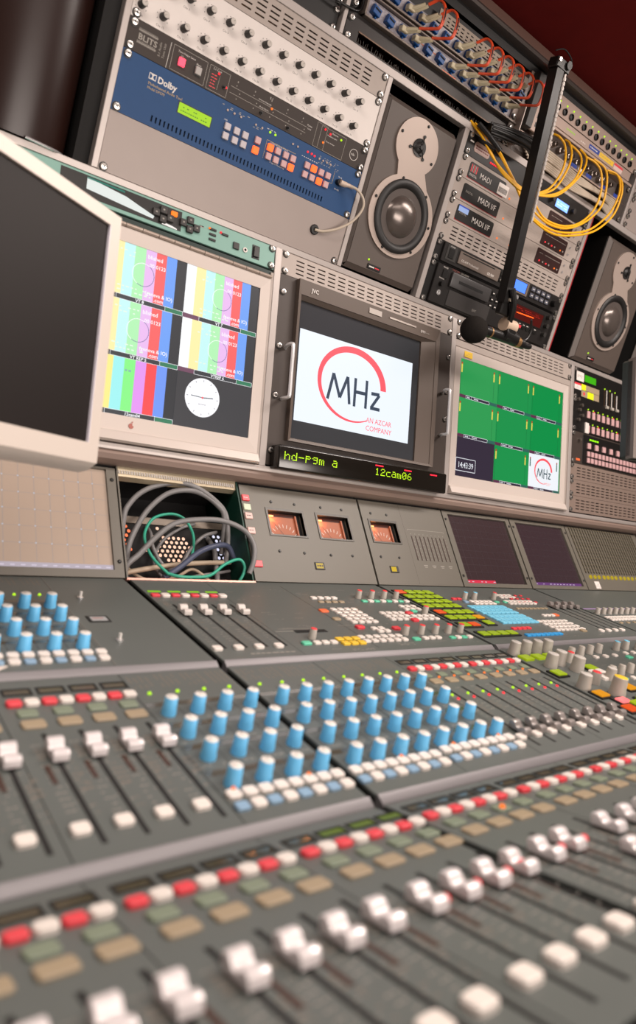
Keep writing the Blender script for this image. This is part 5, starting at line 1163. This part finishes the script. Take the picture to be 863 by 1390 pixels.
for x, v in ((-14, 152), (18, 150), (49, 150), (80 - 12, 148)): t.inst('led_r', x, v - 4, 5, sc=1.6)
t = fader_bank(S1, S2, 'lower tier fader bank in the middle, two of its faders pulled down', c1)
for k in (0, 1, 5): t.inst('led_r', S1 + 40 + 30 * k, 143, 5, sc=1.5)
t.inst('led_o', 160, 62, 2, sc=1.3)
fader_bank(S2, S3, 'lower tier fader bank at the right edge, farthest from the viewer', [131] * 16)

# ================================================================== MICROPHONE ON ITS BOOM
t = Thing('microphone_boom', 'black square boom arm with a side spring crossing the interface rack', 'microphone boom', 'upper', 791, -290, 110)
AX = Vector((791, -275)); BX = Vector((854, 179)); d = (BX - AX).normalized()
b = B(); n = Vector((d.y, -d.x))
def bar(b, a, c, w, z0, z1, m):
    b.prism([(a[0] + n.x * w, a[1] + n.y * w), (c[0] + n.x * w, c[1] + n.y * w), (c[0] - n.x * w, c[1] - n.y * w), (a[0] - n.x * w, a[1] - n.y * w)], z0, z1, m)
bar(b, AX, BX, 11, 99, 121, BLACK); t.part('arm', b, smooth=False)
b = B()
o = n * 20
for k in range(33):
    q = AX + d * (14 + k * 8.4) + o
    b.tube([(q.x - d.x * 2.6, q.y - d.y * 2.6, 118), (q.x + d.x * 2.6, q.y + d.y * 2.6, 118)], 4.2, mat('spring_steel', (186, 178, 172), .35, .5), 8, 1)
q0, q1 = AX + d * 4 + o, AX + d * 290 + o; b.tube([(q0.x, q0.y, 118), (q1.x, q1.y, 118)], 3, mat('spring_steel', (186, 178, 172), .35, .5), 8, 1); t.part('spring', b)
b = B(); b.box(774, 818, -294, -274, 98, 122, BLACK, 2); b.tube([(800, -286, 106), (905, -342, 6)], 9, BLACK, 8, 1); b.tube([(808, -288, 90), (808, -288, 126)], 8, BLACK, 14, 1); b.tube([(770, -302, 112), (790, -312, 116), (818, -306, 116), (826, -296, 112)], 1.4, BLACK, 8); b.cyl(776, -286, 124, 127, 4, SCREW, 12); b.cyl(812, -286, 92, 102, 6, CHROME, 14); t.part('clamp', b)
b = B(); b.tube([(850, 150, 126), (866, 176, 128), (876, 200, 124), (886, 214, 116)], 7, BLACK, 10); b.cyl(858, 172, 119, 126, 4, BEI, 12); b.box(846, 884, 170, 206, 100, 118, BLACK, 3)
b.cyl(880, 160, 116, 121, 4.5, CHROME, 12); t.part('elbow', b)
b = B(); b.tube([(876, 221, 110), (912, 221, 110)], 15, mat('beige_thumb_nut', (196, 172, 150), .45), 12, 1); t.part('thumb_nut', b, label='beige thumb nut')
b = B(); b.tube([(893, 232, 110), (930, 240, 108), (962, 238, 112), (976, 216, 110), (962, 190, 112)], 2.6, BLACK, 8); t.part('lead', b)
b = B(); b.box(884, 912, 226, 252, 94, 124, BLACK, 3); b.tube([(880, 240, 110), (928, 244, 110)], 15.5, BLACK, 16, 1); t.part('shock_clip', b)
t = Thing('microphone', 'black microphone with a round foam windscreen in front of the interface rack', 'microphone', 'upper', 840, 247, 110)
b = B(); b.tube([(812, 250, 110), (846, 249, 110), (930, 247, 110), (960, 247, 110)], 11.5, BLACK, 18, 1); t.part('body', b)
b = B(); b.tube([(932, 247, 110), (944, 247, 110)], 12.2, mat('brass_ring', (176, 136, 92), .35, .7), 18, 1); b.tube([(838, 249.4, 110), (842, 249.3, 110)], 12.4, mat('brass_ring', (176, 136, 92), .35, .7), 18, 1); t.part('ring', b)
b = B(); b.tube([(960, 247, 110), (976, 248, 110), (990, 246, 108)], 7, BLACK, 12, 2); t.part('connector', b)
b = B(); FO = mat('foam', (34, 31, 29), 1., 0, .1, noise=.25, nscale=700, bump=1.)
rr = bmesh.ops.create_icosphere(b.bm, subdivisions=4, radius=29); b.mi(FO)
for v in rr['verts']: v.co = Vector((v.co.x * 1.06, v.co.y, v.co.z)) + Vector((791, -256, 110))
t.part('windscreen', b)

# ================================================================== NEAR MONITORS
dx, dy = .884, .467
def frame_matrix(dx, dy, o):
    m = Matrix.Identity(4); X, Yv, N = (dx, dy, 0), (0, 0, 1), (dy, -dx, 0)
    for i in range(3): m[i][0], m[i][1], m[i][2], m[i][3] = X[i], Yv[i], N[i], o[i] * S
    return m
MAT['near'] = frame_matrix(dx, dy, (-57.5, -257, 1064))
t = Thing('desk_monitor', 'large silver framed flat monitor with a dark screen, nearest at the left', 'monitor', 'near', -200, 212)
b = B(); frame(b, -400, 0, -294, -3, 17, 0, -1.5, SILV, wb=22, wt=15, wr=14.5); b.box(-398, -2, -292, -6, -46, -6, SILV, 3)
b.extr([(-5, 0), (-2, -2), (5, -12), (8, -26), (2, -34), (-8, -30), (-8, -2)], -400, 0, SILV); t.part('casing', b)
SC = mat('dark_matt_screen', (24, 17, 15), .5, 0, .3)
b = B(); b.rect(-384, -13, -280, -24, -5, SC); t.part('screen', b, smooth=False)
b = B(); b.box(-15.6, -12.2, -279, -24.5, -6, -1.5, mat('pale_screen_reveal', (222, 216, 226), .3)); t.part('screen_reveal', b)
b = B(); b.box(-225, -175, -120, 208, -62, -46, SILV, 3); b.box(-290, -110, 206, 213, -110, 20, SILV, 3); t.part('stand', b)
MAT['near2'] = frame_matrix(.91, -.414, (716, -489, 1172))
t = Thing('side_monitor', 'small monitor edge at the right of the frame showing a pale blue screen', 'monitor', 'near2', 150, 310)
b = B(); b.box(0, 300, -158, 6, -36, -4, mat('dark_green_casing', (34, 46, 40), .4), 4); frame(b, 0, 300, -158, 6, 14, 0, -2, mat('grey_side_bezel', (120, 110, 104), .4), wl=12); t.part('casing', b)
b = B(); b.rect(12, 288, -146, -6, -4, glow((150, 175, 225), .8)); t.part('screen', b, smooth=False)
b = B(); b.box(135, 165, 4, 330, -30, -12, DARKG, 3); t.part('stand', b)

# ================================================================== LIGHT, WORLD, CAMERA
def lamp(x, y, w, h, power, col, nm, label):
    t = Thing('ceiling_light', label, 'ceiling light', 'world', x, -y, ZC - 12)
    b = B(); X, V = x, -y
    b.plate(X - w / 2 - 15, X + w / 2 + 15, V - h / 2 - 15, V + h / 2 + 15, ZC - 12, ZC, ALU, [(X - w / 2, X + w / 2, V - h / 2, V + h / 2)]); t.part('light_frame', b, smooth=False)
    b = B(); b.rect(X - w / 2, X + w / 2, V - h / 2, V + h / 2, ZC - 3, glow(col, 1.5)); t.part('diffuser', b, smooth=False)
    l = bpy.data.lights.new(nm, 'AREA'); l.shape = 'RECTANGLE'; l.size = w * S; l.size_y = h * S; l.energy = power; l.color = [lin(c) for c in col]
    o = bpy.data.objects.new(nm, l); C.objects.link(o); o.location = (x * S, y * S, (ZC - 14) * S)
WARM = (255, 242, 233)
lamp(1350, -900, 900, 260, 21, WARM, 'ceiling_lamp_right', 'long ceiling light over the right half of the console')
lamp(-350, -800, 700, 260, 9, WARM, 'ceiling_lamp_left', 'long ceiling light over the left end of the console')
lamp(300, -1750, 1400, 500, 22, WARM, 'fill_lamp_rear', 'wide added fill light on the unseen ceiling behind the operator')  # added as fill behind the camera
t = Thing('wall_fill_light', 'large added fill light panel, unseen on the wall behind the operator', 'fill light', 'world', 900, 2680, 500)  # added fill with no known source, brightens the upper rack
b = B(); b.box(80, 1720, 2670, 2700, 500, 1200, ALU, 4); t.part('housing', b)
b = B(); i = b.mi(glow(WARM, 1.5)); f = b.bm.faces.new([b.bm.verts.new(p) for p in ((100, -2668, 520), (1700, -2668, 520), (1700, -2668, 1180), (100, -2668, 1180))]); f.material_index = i; t.part('diffuser', b, smooth=False)
l = bpy.data.lights.new('wall_fill_lamp', 'AREA'); l.shape = 'RECTANGLE'; l.size = 1.6; l.size_y = .66; l.energy = 38; l.color = [lin(c) for c in WARM]
o = bpy.data.objects.new('wall_fill_lamp', l); C.objects.link(o); o.location = (.9, -2.66, .85); o.rotation_euler = (PI / 2, 0, 0)
w = bpy.data.worlds.new('world'); bpy.context.scene.world = w; w.use_nodes = True
w.node_tree.nodes['Background'].inputs[0].default_value = rgba((200, 180, 165)); w.node_tree.nodes['Background'].inputs[1].default_value = .3
cd = bpy.data.cameras.new('camera'); cam = bpy.data.objects.new('camera', cd); C.objects.link(cam)
R = ((.77371205, -.11362633, -.62326457), (-.62933598, -.02473517, -.77673959), (.07284151, .9932156, -.09064703))
m = Matrix.Identity(4)
for i in range(3):
    for j in range(3): m[i][j] = R[i][j]
m[0][3], m[1][3], m[2][3] = -.35127, -1.02632, .99666
cam.matrix_world = m
cd.sensor_fit = 'HORIZONTAL'; cd.sensor_width = 24; cd.lens = 938.72 * 24 / 863; cd.shift_y = -45 / 863
cd.clip_start = .02; cd.dof.use_dof = True; cd.dof.focus_distance = 1.38; cd.dof.aperture_fstop = 4.0
sc = bpy.context.scene; sc.camera = cam
sc.view_settings.view_transform = 'Standard'; sc.view_settings.look = 'None'; sc.view_settings.gamma = 1; sc.view_settings.use_curve_mapping = False
sc.view_settings.exposure = .06
sc.cycles.use_denoising = True; sc.cycles.max_bounces = 6; sc.cycles.sample_clamp_indirect = 4
